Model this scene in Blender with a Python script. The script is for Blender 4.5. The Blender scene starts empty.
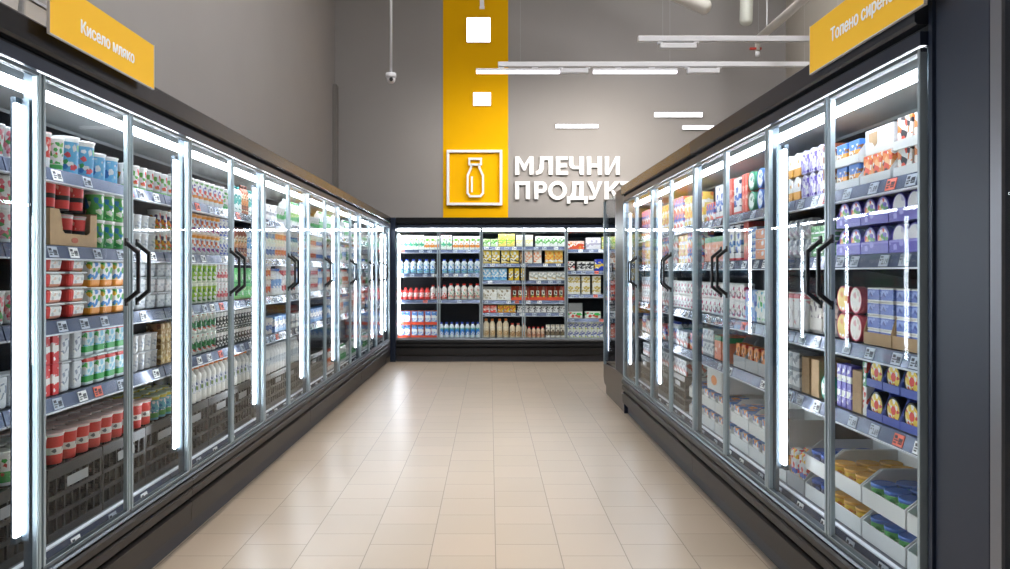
import bpy, bmesh, math, random
from mathutils import Vector, Matrix
random.seed(7)
PI = math.pi
sc = bpy.context.scene
COL = sc.collection
EYE = 1.32; F = 776.0; CX = 490.0; CY = 272.0

# ------------------------------------------------------------------ materials
MATS = {}
def lin(c):
    if isinstance(c, str):
        c = c.lstrip('#'); c = [int(c[i:i+2], 16)/255 for i in (0, 2, 4)]
    return tuple(((x/12.92) if x <= .04045 else ((x+.055)/1.055)**2.4) for x in c[:3]) + (1,)
def new_mat(name):
    m = bpy.data.materials.new(name); m.use_nodes = True
    nt = m.node_tree
    for n in list(nt.nodes): nt.nodes.remove(n)
    out = nt.nodes.new('ShaderNodeOutputMaterial')
    return m, nt, out
def pbr(name, col, rough=.5, metal=0, coat=0, noise=0, nscale=8, bump=0, spec=.5):
    if name in MATS: return MATS[name]
    m, nt, out = new_mat(name)
    b = nt.nodes.new('ShaderNodeBsdfPrincipled')
    b.inputs['Base Color'].default_value = lin(col); b.inputs['Roughness'].default_value = rough
    b.inputs['Metallic'].default_value = metal; b.inputs['Coat Weight'].default_value = coat
    b.inputs['Specular IOR Level'].default_value = spec
    nt.links.new(b.outputs[0], out.inputs[0])
    if noise or bump:
        tc = nt.nodes.new('ShaderNodeTexCoord'); nz = nt.nodes.new('ShaderNodeTexNoise')
        nz.inputs['Scale'].default_value = nscale; nz.inputs['Detail'].default_value = 4
        nt.links.new(tc.outputs['Object'], nz.inputs['Vector'])
        if noise:
            cr = nt.nodes.new('ShaderNodeValToRGB')
            c = lin(col)
            cr.color_ramp.elements[0].position = .3; cr.color_ramp.elements[1].position = .7
            cr.color_ramp.elements[0].color = tuple(x*(1-noise) for x in c[:3])+(1,)
            cr.color_ramp.elements[1].color = tuple(min(1, x*(1+noise)) for x in c[:3])+(1,)
            nt.links.new(nz.outputs['Fac'], cr.inputs[0]); nt.links.new(cr.outputs[0], b.inputs['Base Color'])
        if bump:
            bp = nt.nodes.new('ShaderNodeBump'); bp.inputs['Strength'].default_value = bump; bp.inputs['Distance'].default_value = .004
            nt.links.new(nz.outputs['Fac'], bp.inputs['Height']); nt.links.new(bp.outputs[0], b.inputs['Normal'])
    MATS[name] = m
    return m
def emit(name, col, strength):
    if name in MATS: return MATS[name]
    m, nt, out = new_mat(name)
    e = nt.nodes.new('ShaderNodeEmission'); e.inputs[0].default_value = lin(col); e.inputs[1].default_value = strength
    nt.links.new(e.outputs[0], out.inputs[0]); MATS[name] = m
    return m
def glass(name, tint=(.95, .975, .97), ior=1.5, rough=0.0, boost=1.0):
    if name in MATS: return MATS[name]
    m, nt, out = new_mat(name)
    t = nt.nodes.new('ShaderNodeBsdfTransparent'); t.inputs[0].default_value = (*tint, 1)
    g = nt.nodes.new('ShaderNodeBsdfGlossy'); g.inputs['Roughness'].default_value = rough
    f = nt.nodes.new('ShaderNodeFresnel'); ge = nt.nodes.new('ShaderNodeNewGeometry'); mi_ = nt.nodes.new('ShaderNodeMix')
    mi_.inputs[2].default_value = ior; mi_.inputs[3].default_value = 1/ior      # same reflectance on both faces of the pane
    nt.links.new(ge.outputs['Backfacing'], mi_.inputs[0]); nt.links.new(mi_.outputs[0], f.inputs[0])
    mx = nt.nodes.new('ShaderNodeMixShader')
    mu = nt.nodes.new('ShaderNodeMath'); mu.operation = 'MULTIPLY'; mu.inputs[1].default_value = boost; mu.use_clamp = True
    pw = nt.nodes.new('ShaderNodeMath'); pw.operation = 'POWER'; pw.inputs[1].default_value = 1.8      # coated glass: low reflectance until grazing
    nt.links.new(f.outputs[0], pw.inputs[0]); nt.links.new(pw.outputs[0], mu.inputs[0]); nt.links.new(mu.outputs[0], mx.inputs[0])
    nt.links.new(t.outputs[0], mx.inputs[1]); nt.links.new(g.outputs[0], mx.inputs[2]); nt.links.new(mx.outputs[0], out.inputs[0])
    MATS[name] = m
    return m
def label(h, base, bands=(), cells=None, rough=.38, radial=False, r=.05, xsplit=None):
    """printed packaging: flat colour bands over the height (or the radius) and a field of small printed patches
    bands = [(from, to, colour)] as fractions; cells = (scale, from, to, share, [colours])"""
    key = ('L', round(h, 3), base, tuple(bands), str(cells), radial, round(r, 3), xsplit)
    if key in MATS: return MATS[key]
    m, nt, out = new_mat('printed_packaging')
    N = nt.nodes.new; L = nt.links.new
    tc = N('ShaderNodeTexCoord'); sx = N('ShaderNodeSeparateXYZ'); L(tc.outputs['Object'], sx.inputs[0])
    if radial:
        a = N('ShaderNodeMath'); a.operation = 'SUBTRACT'; a.inputs[1].default_value = r; L(sx.outputs['Z'], a.inputs[0])
        p = N('ShaderNodeCombineXYZ'); L(sx.outputs['X'], p.inputs[0]); L(a.outputs[0], p.inputs[2])
        le = N('ShaderNodeVectorMath'); le.operation = 'LENGTH'; L(p.outputs[0], le.inputs[0])
        dv = N('ShaderNodeMath'); dv.operation = 'DIVIDE'; dv.inputs[1].default_value = r; L(le.outputs['Value'], dv.inputs[0])
    else:
        dv = N('ShaderNodeMath'); dv.operation = 'DIVIDE'; dv.inputs[1].default_value = h; L(sx.outputs['Z'], dv.inputs[0])
    def stops(pairs, default):
        cr = N('ShaderNodeValToRGB'); cr.color_ramp.interpolation = 'CONSTANT'
        el = cr.color_ramp.elements
        pts = [(0.0, default)]
        for a0, a1, c in sorted(pairs, key=lambda q: q[0]):
            pts.append((a0, c)); pts.append((a1, default))
        out_ = {}
        for p_, c_ in pts: out_[max(0, min(1, p_))] = c_
        pts = sorted(out_.items())
        el[0].position = pts[0][0]; el[0].color = pts[0][1]
        if len(pts) == 1:
            el[1].position = 1; el[1].color = pts[0][1]
        else:
            el[1].position = pts[1][0]; el[1].color = pts[1][1]
            for p_, c_ in pts[2:]:
                e = el.new(p_); e.color = c_
        L(dv.outputs[0], cr.inputs[0])
        return cr
    cb = stops([(a0, a1, lin(c)) for a0, a1, c in bands], lin(base))
    col = cb.outputs[0]
    if cells:
        s, c0, c1, share, cols = cells; s = s*1.55
        vo = N('ShaderNodeTexVoronoi'); vo.inputs['Scale'].default_value = s
        L(tc.outputs['Object'], vo.inputs['Vector'])
        sp = N('ShaderNodeSeparateColor'); L(vo.outputs['Color'], sp.inputs[0])
        cr = N('ShaderNodeValToRGB'); cr.color_ramp.interpolation = 'CONSTANT'
        el = cr.color_ramp.elements
        el[0].position = 0; el[0].color = lin(cols[0]); el[1].position = 1/len(cols) if len(cols) > 1 else 1; el[1].color = lin(cols[-1] if len(cols) < 2 else cols[1])
        for i in range(2, len(cols)):
            e = el.new(i/len(cols)); e.color = lin(cols[i])
        L(sp.outputs[0], cr.inputs[0])
        th = N('ShaderNodeMath'); th.operation = 'LESS_THAN'; th.inputs[1].default_value = share; L(sp.outputs[1], th.inputs[0])
        zone = stops([(c0, c1, (1, 1, 1, 1))], (0, 0, 0, 1))
        mk = N('ShaderNodeMath'); mk.operation = 'MULTIPLY'; L(th.outputs[0], mk.inputs[0]); L(zone.outputs[0], mk.inputs[1])
        mx = N('ShaderNodeMix'); mx.data_type = 'RGBA'; L(mk.outputs[0], mx.inputs[0]); L(col, mx.inputs[6]); L(cr.outputs[0], mx.inputs[7])
        col = mx.outputs[2]
    if xsplit:
        lt = N('ShaderNodeMath'); lt.operation = 'LESS_THAN'; lt.inputs[1].default_value = xsplit[0]; L(sx.outputs['X'], lt.inputs[0])
        mx = N('ShaderNodeMix'); mx.data_type = 'RGBA'; L(lt.outputs[0], mx.inputs[0]); L(col, mx.inputs[6]); mx.inputs[7].default_value = lin(xsplit[1]); col = mx.outputs[2]
    b = N('ShaderNodeBsdfPrincipled'); b.inputs['Roughness'].default_value = rough
    L(col, b.inputs['Base Color']); L(b.outputs[0], out.inputs[0])
    MATS[key] = m
    return m

# ------------------------------------------------------------------ mesh helpers
def box(bm, x0, x1, y0, y1, z0, z1, mi=0):
    v = [bm.verts.new(p) for p in ((x0,y0,z0),(x1,y0,z0),(x1,y1,z0),(x0,y1,z0),(x0,y0,z1),(x1,y0,z1),(x1,y1,z1),(x0,y1,z1))]
    fs = [bm.faces.new([v[i] for i in q]) for q in ((0,3,2,1),(4,5,6,7),(0,1,5,4),(1,2,6,5),(2,3,7,6),(3,0,4,7))]
    for f in fs: f.material_index = mi
    return v
def prism(bm, prof, x0, x1, mi=0):
    """prof = closed (y,z) outline, extruded along x"""
    a = [bm.verts.new((x0, y, z)) for y, z in prof]; b = [bm.verts.new((x1, y, z)) for y, z in prof]
    n = len(prof); fs = []
    for i in range(n):
        j = (i+1) % n
        fs.append(bm.faces.new((a[i], b[i], b[j], a[j])))
    fs.append(bm.faces.new(a)); fs.append(bm.faces.new(b[::-1]))
    for f in fs: f.material_index = mi
def lathe(bm, prof, seg=20, mis=None, axis='z', c=(0, 0, 0), close=True):
    rings = []
    for r, h in prof:
        ring = []
        for i in range(seg):
            a = 2*PI*i/seg
            x, y = r*math.cos(a), r*math.sin(a)
            p = (x, y, h) if axis == 'z' else ((x, h, y) if axis == 'y' else (h, x, y))
            ring.append(bm.verts.new((p[0]+c[0], p[1]+c[1], p[2]+c[2])))
        rings.append(ring)
    for k in range(len(rings)-1):
        for i in range(seg):
            j = (i+1) % seg
            f = bm.faces.new((rings[k][i], rings[k][j], rings[k+1][j], rings[k+1][i])); f.smooth = True
            if mis: f.material_index = mis[k]
    if close:
        for ring, rev in ((rings[0], True), (rings[-1], False)):
            f = bm.faces.new(ring[::-1] if rev else ring)
            if mis: f.material_index = mis[0] if rev else mis[-1]
def bar(bm, p0, p1, w, d=None, mi=0, up=Vector((0, 0, 1))):
    p0, p1 = Vector(p0), Vector(p1); d = d or w
    t = (p1-p0).normalized()
    if abs(t.dot(up)) > .95: up = Vector((0, 1, 0))
    s = t.cross(up).normalized(); u = s.cross(t).normalized()
    vs = []
    for p in (p0, p1):
        for a, b in ((-1,-1),(1,-1),(1,1),(-1,1)):
            vs.append(bm.verts.new(p + s*a*w/2 + u*b*d/2))
    for q in ((0,1,2,3),(7,6,5,4),(0,4,5,1),(1,5,6,2),(2,6,7,3),(3,7,4,0)):
        f = bm.faces.new([vs[i] for i in q]); f.material_index = mi
def tube(bm, pts, r, seg=8):
    pts = [Vector(p) for p in pts]; rings = []
    for i, p in enumerate(pts):
        if i == 0: t = pts[1]-p
        elif i == len(pts)-1: t = p-pts[i-1]
        else: t = (pts[i+1]-p).normalized()+(p-pts[i-1]).normalized()
        t.normalize()
        up = Vector((0, 0, 1)) if abs(t.z) < .9 else Vector((1, 0, 0))
        s = t.cross(up).normalized(); u = s.cross(t)
        rings.append([bm.verts.new(p + r*(math.cos(2*PI*k/seg)*s+math.sin(2*PI*k/seg)*u)) for k in range(seg)])
    for a, b in zip(rings, rings[1:]):
        for k in range(seg):
            f = bm.faces.new((a[k], a[(k+1) % seg], b[(k+1) % seg], b[k])); f.smooth = True
    bm.faces.new(rings[0]); bm.faces.new(rings[-1][::-1])
def mesh(name, bm, mats, bevel=0, seg=1):
    if bevel:
        es = [e for e in bm.edges if not e.smooth or e.calc_length() > 3*bevel]
        bmesh.ops.bevel(bm, geom=es, offset=bevel, segments=seg, profile=.5, affect='EDGES', clamp_overlap=True)
    bmesh.ops.recalc_face_normals(bm, faces=bm.faces)
    me = bpy.data.meshes.new(name); bm.to_mesh(me); bm.free()
    for m in (mats if isinstance(mats, (list, tuple)) else [mats]): me.materials.append(m)
    return me
def link(name, me, parent=None, loc=(0, 0, 0), rz=0):
    o = bpy.data.objects.new(name, me); COL.objects.link(o); o.location = loc; o.rotation_euler = (0, 0, rz)
    if parent: o.parent = parent
    return o
LABELS = {}
def tag(o, lab, cat, group=None):
    assert lab not in LABELS, lab
    n = len(lab.split())
    assert 4 <= n <= 16, lab
    LABELS[lab] = 1
    o['label'] = lab; o['category'] = cat
    if group: o['group'] = group
    return o
def struct(name, me, loc=(0, 0, 0), rz=0):
    o = link(name, me, None, loc, rz); o['kind'] = 'structure'; return o
def thing(name, lab, cat, loc=(0, 0, 0), rz=0, group=None):
    return tag(link(name, None, None, loc, rz), lab, cat, group)
B = bmesh.new

# ------------------------------------------------------------------ shared materials
M_DARK = pbr('anthracite_metal', '#23272f', .38, .2)
M_NAVY = pbr('dark_blue_metal', '#222c3e', .32, .2)
M_BASE = pbr('bronze_grey_plastic', '#211c19', .42, 0, noise=.08, nscale=3, spec=.35)
M_GROOVE = pbr('groove_black', '#08090a', .7)
M_KICK = pbr('kick_grey', '#35353a', .5)
M_HEAD = pbr('header_brushed_metal', '#323236', .24, .7)
M_ALU = pbr('door_edge_aluminium', '#a3b2b9', .3, .45)
M_POST = pbr('post_metal', '#56626b', .3, .5)
M_INT = pbr('case_interior_slate', '#2c333f', .5, 0)
M_CEIL = pbr('case_canopy_light', '#b4babc', .5)
M_RAIL = pbr('shelf_rail_blue_grey', '#59647f', .22, .35)
M_RAILE = pbr('shelf_rail_edge', '#dfe4ee', .3)
M_SHELF = pbr('shelf_steel', '#4a515e', .45, .2)
M_BLACK = pbr('handle_black', '#0c0c0e', .35)
M_GLASS = glass('door_glass', (.975, .99, .985), 1.5, 0, 1.5)
M_LED = emit('led_white', '#f0f5ff', 60)
M_LEDBAR = emit('led_bar_white', '#eef4ff', 56)
M_TAG = pbr('tag_paper', '#f2f4f6', .5)
M_TAGG = pbr('tag_paper_in_holder', '#aeb8c8', .3)
M_INK = pbr('tag_ink', '#1c2436', .6)
M_TAGR = pbr('tag_promotion', '#ef6b50', .5)
M_YEL = pbr('sign_yellow', '#ffc62c', .6, spec=.3)
M_SIGNTXT = pbr('sign_lettering', '#ffffff', .6)
M_WHITE = pbr('sign_white', '#f6f6f6', .45)
M_CRATE = pbr('crate_black_plastic', '#0c0c0e', .42)
M_CRATEG = pbr('crate_grey_plastic', '#57544f', .45)
M_WPLAST = pbr('white_plastic', '#eef0f2', .35)
M_KRAFT = pbr('kraft_cardboard', '#b99b77', .8, noise=.06, nscale=40)
M_CARDW = pbr('white_cardboard', '#dcdfe0', .7)
M_CARDG = pbr('grey_cardboard', '#a9adb2', .7)
M_FIX = pbr('fixture_white_paint', '#dddde0', .45)

# ------------------------------------------------------------------ text
def text_mesh(s, size=1, extrude=0, offset=0, mats=None, align='LEFT'):
    cu = bpy.data.curves.new('t', 'FONT'); cu.body = s; cu.size = size; cu.extrude = extrude; cu.offset = offset
    cu.align_x = align; cu.resolution_u = 4
    ob = bpy.data.objects.new('t', cu); COL.objects.link(ob)
    dg = bpy.context.evaluated_depsgraph_get()
    me = bpy.data.meshes.new_from_object(ob.evaluated_get(dg))
    bpy.data.objects.remove(ob); bpy.data.curves.remove(cu)
    me.materials.clear()
    for m in (mats or []): me.materials.append(m)
    for p in me.polygons: p.material_index = 0
    return me
def fit_mesh(me, x0, x1, y0, y1, d, plane='xz', y=0.0):
    """scale a text mesh into a box; text x -> x, text y -> z; depth d"""
    xs = [v.co.x for v in me.vertices]; ys = [v.co.y for v in me.vertices]; zs = [v.co.z for v in me.vertices]
    ax, bx, ay, by = min(xs), max(xs), min(ys), max(ys); az, bz = min(zs), max(zs)
    for v in me.vertices:
        px = x0+(v.co.x-ax)/(bx-ax)*(x1-x0); pz = y0+(v.co.y-ay)/(by-ay)*(y1-y0)
        py = y + (0 if bz-az < 1e-6 else (bz-v.co.z)/(bz-az)*d)
        v.co = (px, py, pz)
    me.update()
    return me

def line_mesh(txt):
    """a line of lettering set glyph by glyph (the small Cyrillic en is drawn from its capital, scaled to x-height)"""
    def bb(me): xs = [v.co.x for v in me.vertices]; ys = [v.co.y for v in me.vertices]; return min(xs), max(xs), min(ys), max(ys)
    bm = B()
    for i, ch in enumerate(txt):
        if ch == ' ': continue
        c_ = 'п' if ch == 'н' else ch
        right = bb(text_mesh(txt[:i+1].replace('н', 'п'), 1))[1]
        one = text_mesh(c_, 1); a, b_, y0, y1 = bb(one)
        if ch == 'н':
            one = text_mesh('Н', 1); p, q, r, t_ = bb(one)
            for v in one.vertices: v.co.x = a+(v.co.x-p)/(q-p)*(b_-a); v.co.y = y0+(v.co.y-r)/(t_-r)*(y1-y0)
        for v in one.vertices: v.co.x += right-b_
        bm.from_mesh(one)
    me = bpy.data.meshes.new('line'); bm.to_mesh(me); bm.free()
    return me

# ------------------------------------------------------------------ price tags (shared meshes)
def tag_mesh(kind):
    bm = B()
    w, h = .062, .040
    box(bm, -w/2, w/2, -.0025, 0, 0, h, 0)
    if kind == 'bars':
        for i, (a, b, c, d_) in enumerate(((-.025, -.008, .024, .034), (-.025, -.002, .016, .020), (-.025, -.010, .007, .012))):
            box(bm, a, b, -.0032, -.0025, c, d_, 1)
        for a in (.002, .010, .018):
            box(bm, a, a+.006, -.0032, -.0025, .008, .028, 1)
            box(bm, a+.0018, a+.0042, -.0036, -.0032, .012, .016, 0)
    return bm
def price_tag_mesh(txt, paper):
    bm = tag_mesh('plain')
    me = mesh('price_tag', bm, [paper, M_INK])
    t = text_mesh(txt, .03, 0, .0006, [M_INK])
    fit_mesh(t, -.012, .027, .006, .027, 0, y=-.0030)
    bm = B(); bm.from_mesh(me); n0 = len(bm.faces); bm.from_mesh(t)
    bm.faces.ensure_lookup_table()
    for f in bm.faces[n0:]: f.material_index = 1
    box(bm, -.027, -.008, -.0032, -.0025, .031, .036, 1); box(bm, -.027, -.018, -.0032, -.0025, .020, .026, 1)
    me2 = bpy.data.meshes.new('price_tag'); bm.to_mesh(me2); bm.free()
    me2.materials.append(paper); me2.materials.append(M_INK)
    return me2
TAGS_PLAIN = [mesh('price_tag', tag_mesh('bars'), [M_TAGG, M_INK]), mesh('price_tag', tag_mesh('bars'), [M_TAG, M_INK])]
TAG_PROMO = mesh('price_tag', tag_mesh('bars'), [M_TAGR, M_INK])
TAG_TXT = {t: price_tag_mesh(t, M_TAGG) for t in ('2.89', '2.69', '1.89', '2.19')}

# ------------------------------------------------------------------ the refrigerated cases
VS = .13            # shelf front edge behind the door plane
VB = .74            # back panel
def handle_bm(side):
    """black bracket handle, 0.24 m tall; door plane at y=0, sticks out to -y; arms slant towards the door edge"""
    bm = B()
    z0, z1 = 1.20, 1.44
    x = 0
    bar(bm, (x, -.052, z0+.035), (x, -.052, z1-.035), .013, .013)
    for za, zb in ((z0, z0+.042), (z1, z1-.042)):
        a = Vector((x, -.001, za)); b = Vector((x, -.052, zb))
        bar(bm, a, b, .016, .016)
        bar(bm, (x, -.004, za-.016), (x, -.004, za+.016), .02, .008)
    return mesh('handle', bm, M_BLACK, .002)
HANDLE = {s: handle_bm(s) for s in (-1, 1)}
DW = .619
def door_frame_mesh():
    bm = B()
    for x0, x1 in ((.003, .016), (DW-.016, DW-.003)):
        box(bm, x0, x1, -.002, .022, .355, 1.965)
    box(bm, .003, DW-.003, -.001, .021, 1.953, 1.967, 1)
    box(bm, .003, DW-.003, -.001, .021, .343, .357, 1)
    return mesh('door', bm, [M_ALU, M_POST], .0015)
def pane_mesh():
    bm = B(); box(bm, .018, DW-.018, .006, .016, .357, 1.953)
    return mesh('glass_pane', bm, M_GLASS)
def gasket_mesh():
    bm = B()
    for x0, x1 in ((.018, .022), (DW-.022, DW-.018)):
        box(bm, x0, x1, .002, .0055, .357, 1.953)
    return mesh('edge_seal', bm, pbr('clear_seal', '#b9c6cc', .2))
DOOR_ME, PANE_ME, SEAL_ME = door_frame_mesh(), pane_mesh(), gasket_mesh()

def make_case(lab, loc, rz, bays, shelves, bay_name, head_mat=M_HEAD, tag_density=.6, skip_first_post=False, promo=0.1, tag_texts=None, group=None, shelf_inset=0, bars=-1):
    """bays of 1.25 m; local x along the front, y inward, z up. shelves[b] = list of shelf heights"""
    W = 1.25*bays
    root = thing('refrigerated_display_case', lab, 'refrigerator case', loc, rz, group)
    bm = B(); box(bm, 0, W, .045, .06, 0, .10); link('kick_plate', mesh('kick_plate', bm, M_KICK), root)
    # base: three ribbed boards with dark grooves between
    bm = B()
    prism(bm, [(.02,.095),(-.004,.105),(-.010,.20),(.004,.206),(.02,.206)], .002, W-.002, 0)
    prism(bm, [(.02,.216),(.002,.218),(-.012,.232),(-.012,.262),(-.004,.268),(.02,.268)], .002, W-.002, 0)
    prism(bm, [(.02,.274),(-.004,.276),(-.014,.284),(-.014,.308),(-.006,.318),(.02,.322)], .002, W-.002, 0)
    link('base_panel', mesh('base_panel', bm, M_BASE), root)
    bm = B(); box(bm, 0, W, .02, .06, .10, .335); box(bm, 0, W, .06, .95, .02, .24)
    link('plinth', mesh('plinth', bm, M_GROOVE), root)
    bm = B(); prism(bm, [(-.006,.326),(-.012,.332),(-.008,.340),(.05,.340),(.05,.326)], 0, W)
    link('door_sill', mesh('door_sill', bm, pbr('sill_metal', '#7d8288', .3, .7)), root)
    # bottom deck with its own price rail
    bm = B(); box(bm, .004, W-.004, .115, VB, .30, .335)
    dk = link('bottom_deck', mesh('bottom_deck', bm, M_SHELF), root)
    bm = B(); prism(bm, [(.085,.275),(.100,.338),(.112,.338),(.112,.275)], .004, W-.004, 0)
    prism(bm, [(.094,.339),(.094,.345),(.112,.345),(.112,.339)], .004, W-.004, 1)
    dr = link('price_rail', mesh('price_rail', bm, [M_RAIL, M_RAILE]), dk)
    # carcass
    bm = B(); box(bm, 0, W, VB, VB+.05, .24, 1.98)
    link('back_panel', mesh('back_panel', bm, M_INT), root)
    bm = B(); box(bm, 0, W, .79, .95, .02, 2.09); box(bm, 0, W, .06, .79, 2.0, 2.09)
    link('carcass', mesh('carcass', bm, M_DARK), root)
    bm = B(); prism(bm, [(.098,1.999),(.098,1.958),(.126,1.958),(.126,1.928),(.30,1.912),(.31,1.902),(.31,1.999)], .002, W-.002, 0)
    link('light_canopy', mesh('light_canopy', bm, M_CEIL), root)
    bm = B(); prism(bm, [(.312,1.999),(.312,1.93),(VB-.02,1.86),(VB-.001,1.75),(VB-.001,1.999)], .002, W-.002, 0)
    link('air_duct', mesh('air_duct', bm, pbr('duct_grey', '#3f454e', .5)), root)
    bm = B(); prism(bm, [(.100,1.956),(.100,1.940),(.107,1.930),(.1245,1.930),(.1245,1.956)], .004, W-.004)
    link('light_strip', mesh('light_strip', bm, M_LED), root)
    # header
    bm = B()
    prism(bm, [(-.012,2.032),(-.020,2.04),(-.020,2.112),(-.012,2.120),(.30,2.120),(.30,2.092),(.03,2.092),(.03,2.032)], 0, W, 0)
    link('header', mesh('header', bm, head_mat), root)
    bm = B(); box(bm, 0, W, .02, .058, 1.97, 2.03, 0); box(bm, 0, W, -.004, .02, 1.972, 2.012, 1)
    link('door_track', mesh('door_track', bm, [M_GROOVE, M_NAVY]), root)
    # posts and light bars at each bay boundary
    for b in range(bays+1):
        if b == 0 and skip_first_post: continue
        x = 1.25*b
        x0, x1 = max(.001, x-.014), min(W-.001, x+.014)
        bm = B(); box(bm, x0, x1, .024, .052, .34, 1.97); link('post', mesh('post', bm, M_POST), root)
        if bars and ((bars < 0 and b) or (bars > 0 and b < bays)):
            c_ = x+(-.038 if bars < 0 else .058)
            bm = B(); box(bm, c_-.010, c_+.010, .054, .062, .47, 1.86, 0)
            lb = link('light_bar', mesh('light_bar', bm, M_LEDBAR), root)
            bm = B(); box(bm, c_-.015, c_+.015, .0645, .071, .45, 1.88); q_ = -1 if bars > 0 else 1; box(bm, min(c_+q_*.0135, c_+q_*.0160), max(c_+q_*.0135, c_+q_*.0160), .028, .071, .45, 1.88); box(bm, c_-.015, c_+.015, .054, .0645, .45, .4695); box(bm, c_-.015, c_+.015, .054, .0645, 1.8605, 1.88)  # back plate, end caps, and a side wall added to keep bar light off the post
            link('housing', mesh('housing', bm, M_POST), lb)
    # doors: two per bay, handles where they meet
    for b in range(bays):
        for s in (0, 1):
            x = 1.25*b + .003 + s*.625
            d = link('door', DOOR_ME, root, (x, 0, 0))
            link('glass_pane', PANE_ME, d); link('edge_seal', SEAL_ME, d)
            link('handle', HANDLE[-1 if s == 0 else 1], d, (DW-.045 if s == 0 else .045, 0, 0))
    # shelves
    for b in range(bays):
        for k, z in enumerate(shelves[b]):
            x0, x1 = 1.25*b+.004+(shelf_inset if b == 0 else 0), 1.25*(b+1)-.004-(shelf_inset if b == bays-1 else 0)
            bm = B(); box(bm, x0, x1, VS+.012, VB-.002, z-.024, z-.004)
            for xe in (x0+.03, x1-.05):
                prism(bm, [(VB-.004, z-.024), (VB-.004, z-.10), (VB-.05, z-.10), (VS+.15, z-.024)], xe, xe+.004)
            sh = link('shelf', mesh('shelf', bm, M_SHELF), root)
            bm = B(); prism(bm, [(VS-.012, z-.050), (VS+.002, z-.002), (VS+.011, z-.002), (VS+.011, z-.050)], x0, x1, 0)
            prism(bm, [(VS-.016, z-.056), (VS-.016, z-.0505), (VS+.011, z-.0505), (VS+.011, z-.056)], x0, x1, 1)
            link('price_rail', mesh('price_rail', bm, [M_RAIL, M_RAILE]), sh)
            x = x0+.05+random.random()*.08
            while x < x1-.05:
                if random.random() < tag_density:
                    r = random.random()
                    if tag_texts: me = random.choice(tag_texts)
                    else: me = TAG_PROMO if r < promo else random.choice(TAGS_PLAIN)
                    t = link('price_tag', me, sh, (x, VS-.0105, z-.0465)); t.rotation_euler = (-.27, 0, 0)
                x += .10+random.random()*.12
        x = 1.25*b+.15
        while x < 1.25*(b+1)-.08:
            t = link('price_tag', random.choice(TAGS_PLAIN), dk, (x, .086, .290)); t.rotation_euler = (-.22, 0, 0)
            x += .2+random.random()*.1
    return root

ZL = [1.70, 1.42, 1.145, .865]
ZR = [1.645, 1.386, 1.055, .785]
XL, XR, YB = -1.46, 1.24, 11.40
names_l = ['dark glass-door fridge case, left row, nearest the camera under the yellow sign',
           'second glass-door fridge case from the camera in the left row',
           'third glass-door fridge case from the camera in the left row',
           'last glass-door fridge case of the left row, touching the back row']
for i in range(4):
    make_case(names_l[i], (XL, 1.28+2.5*i, 0), PI/2, 2, [ZL, ZL], None, group='fridge cases along the left wall', tag_density=.85 if i < 2 else .6)
make_case('glass-door fridge case, right row, far unit beside the end case', (XR, 7.23, 0), -PI/2, 2, [ZR, ZR], None, group='fridge cases of the right row', bars=1)
make_case('glass-door fridge case, right row, near unit under the yellow sign', (XR, 4.73, 0), -PI/2, 2, [ZR, ZR], None,
          head_mat=pbr('header_dark', '#262b36', .3, .4), tag_density=.95, group='fridge cases of the right row', skip_first_post=True, bars=1,
          tag_texts=list(TAG_TXT.values())+[TAG_PROMO]+TAGS_PLAIN)
ZB1 = [1.655, 1.30, .91]; ZB2 = [1.70, 1.45, 1.197, .90, .716]; ZB3 = [1.66, 1.34, .99, .63]
backcase = make_case('wide glass-door fridge case across the back wall under the milk bottle sign', (-1.38, YB, 0), 0, 3, [ZB1, ZB2, ZB3], None,
          head_mat=pbr('header_black', '#17191d', .3, .3), tag_density=.75, bars=0)
bm = B(); box(bm, .034, .050, .054, .064, .40, 1.88); link('light_bar', mesh('light_bar', bm, M_LEDBAR), backcase)
for ch in list(backcase.children):
    if ch.name.startswith('base_panel'): ch.data.materials[0] = pbr('base_black', '#141518', .4)
# blue side frame of the back case
bm = B(); box(bm, -.085, -.004, -.02, .95, 0, 2.12); link('end_panel', mesh('end_panel', bm, M_NAVY, .004), backcase)

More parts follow.
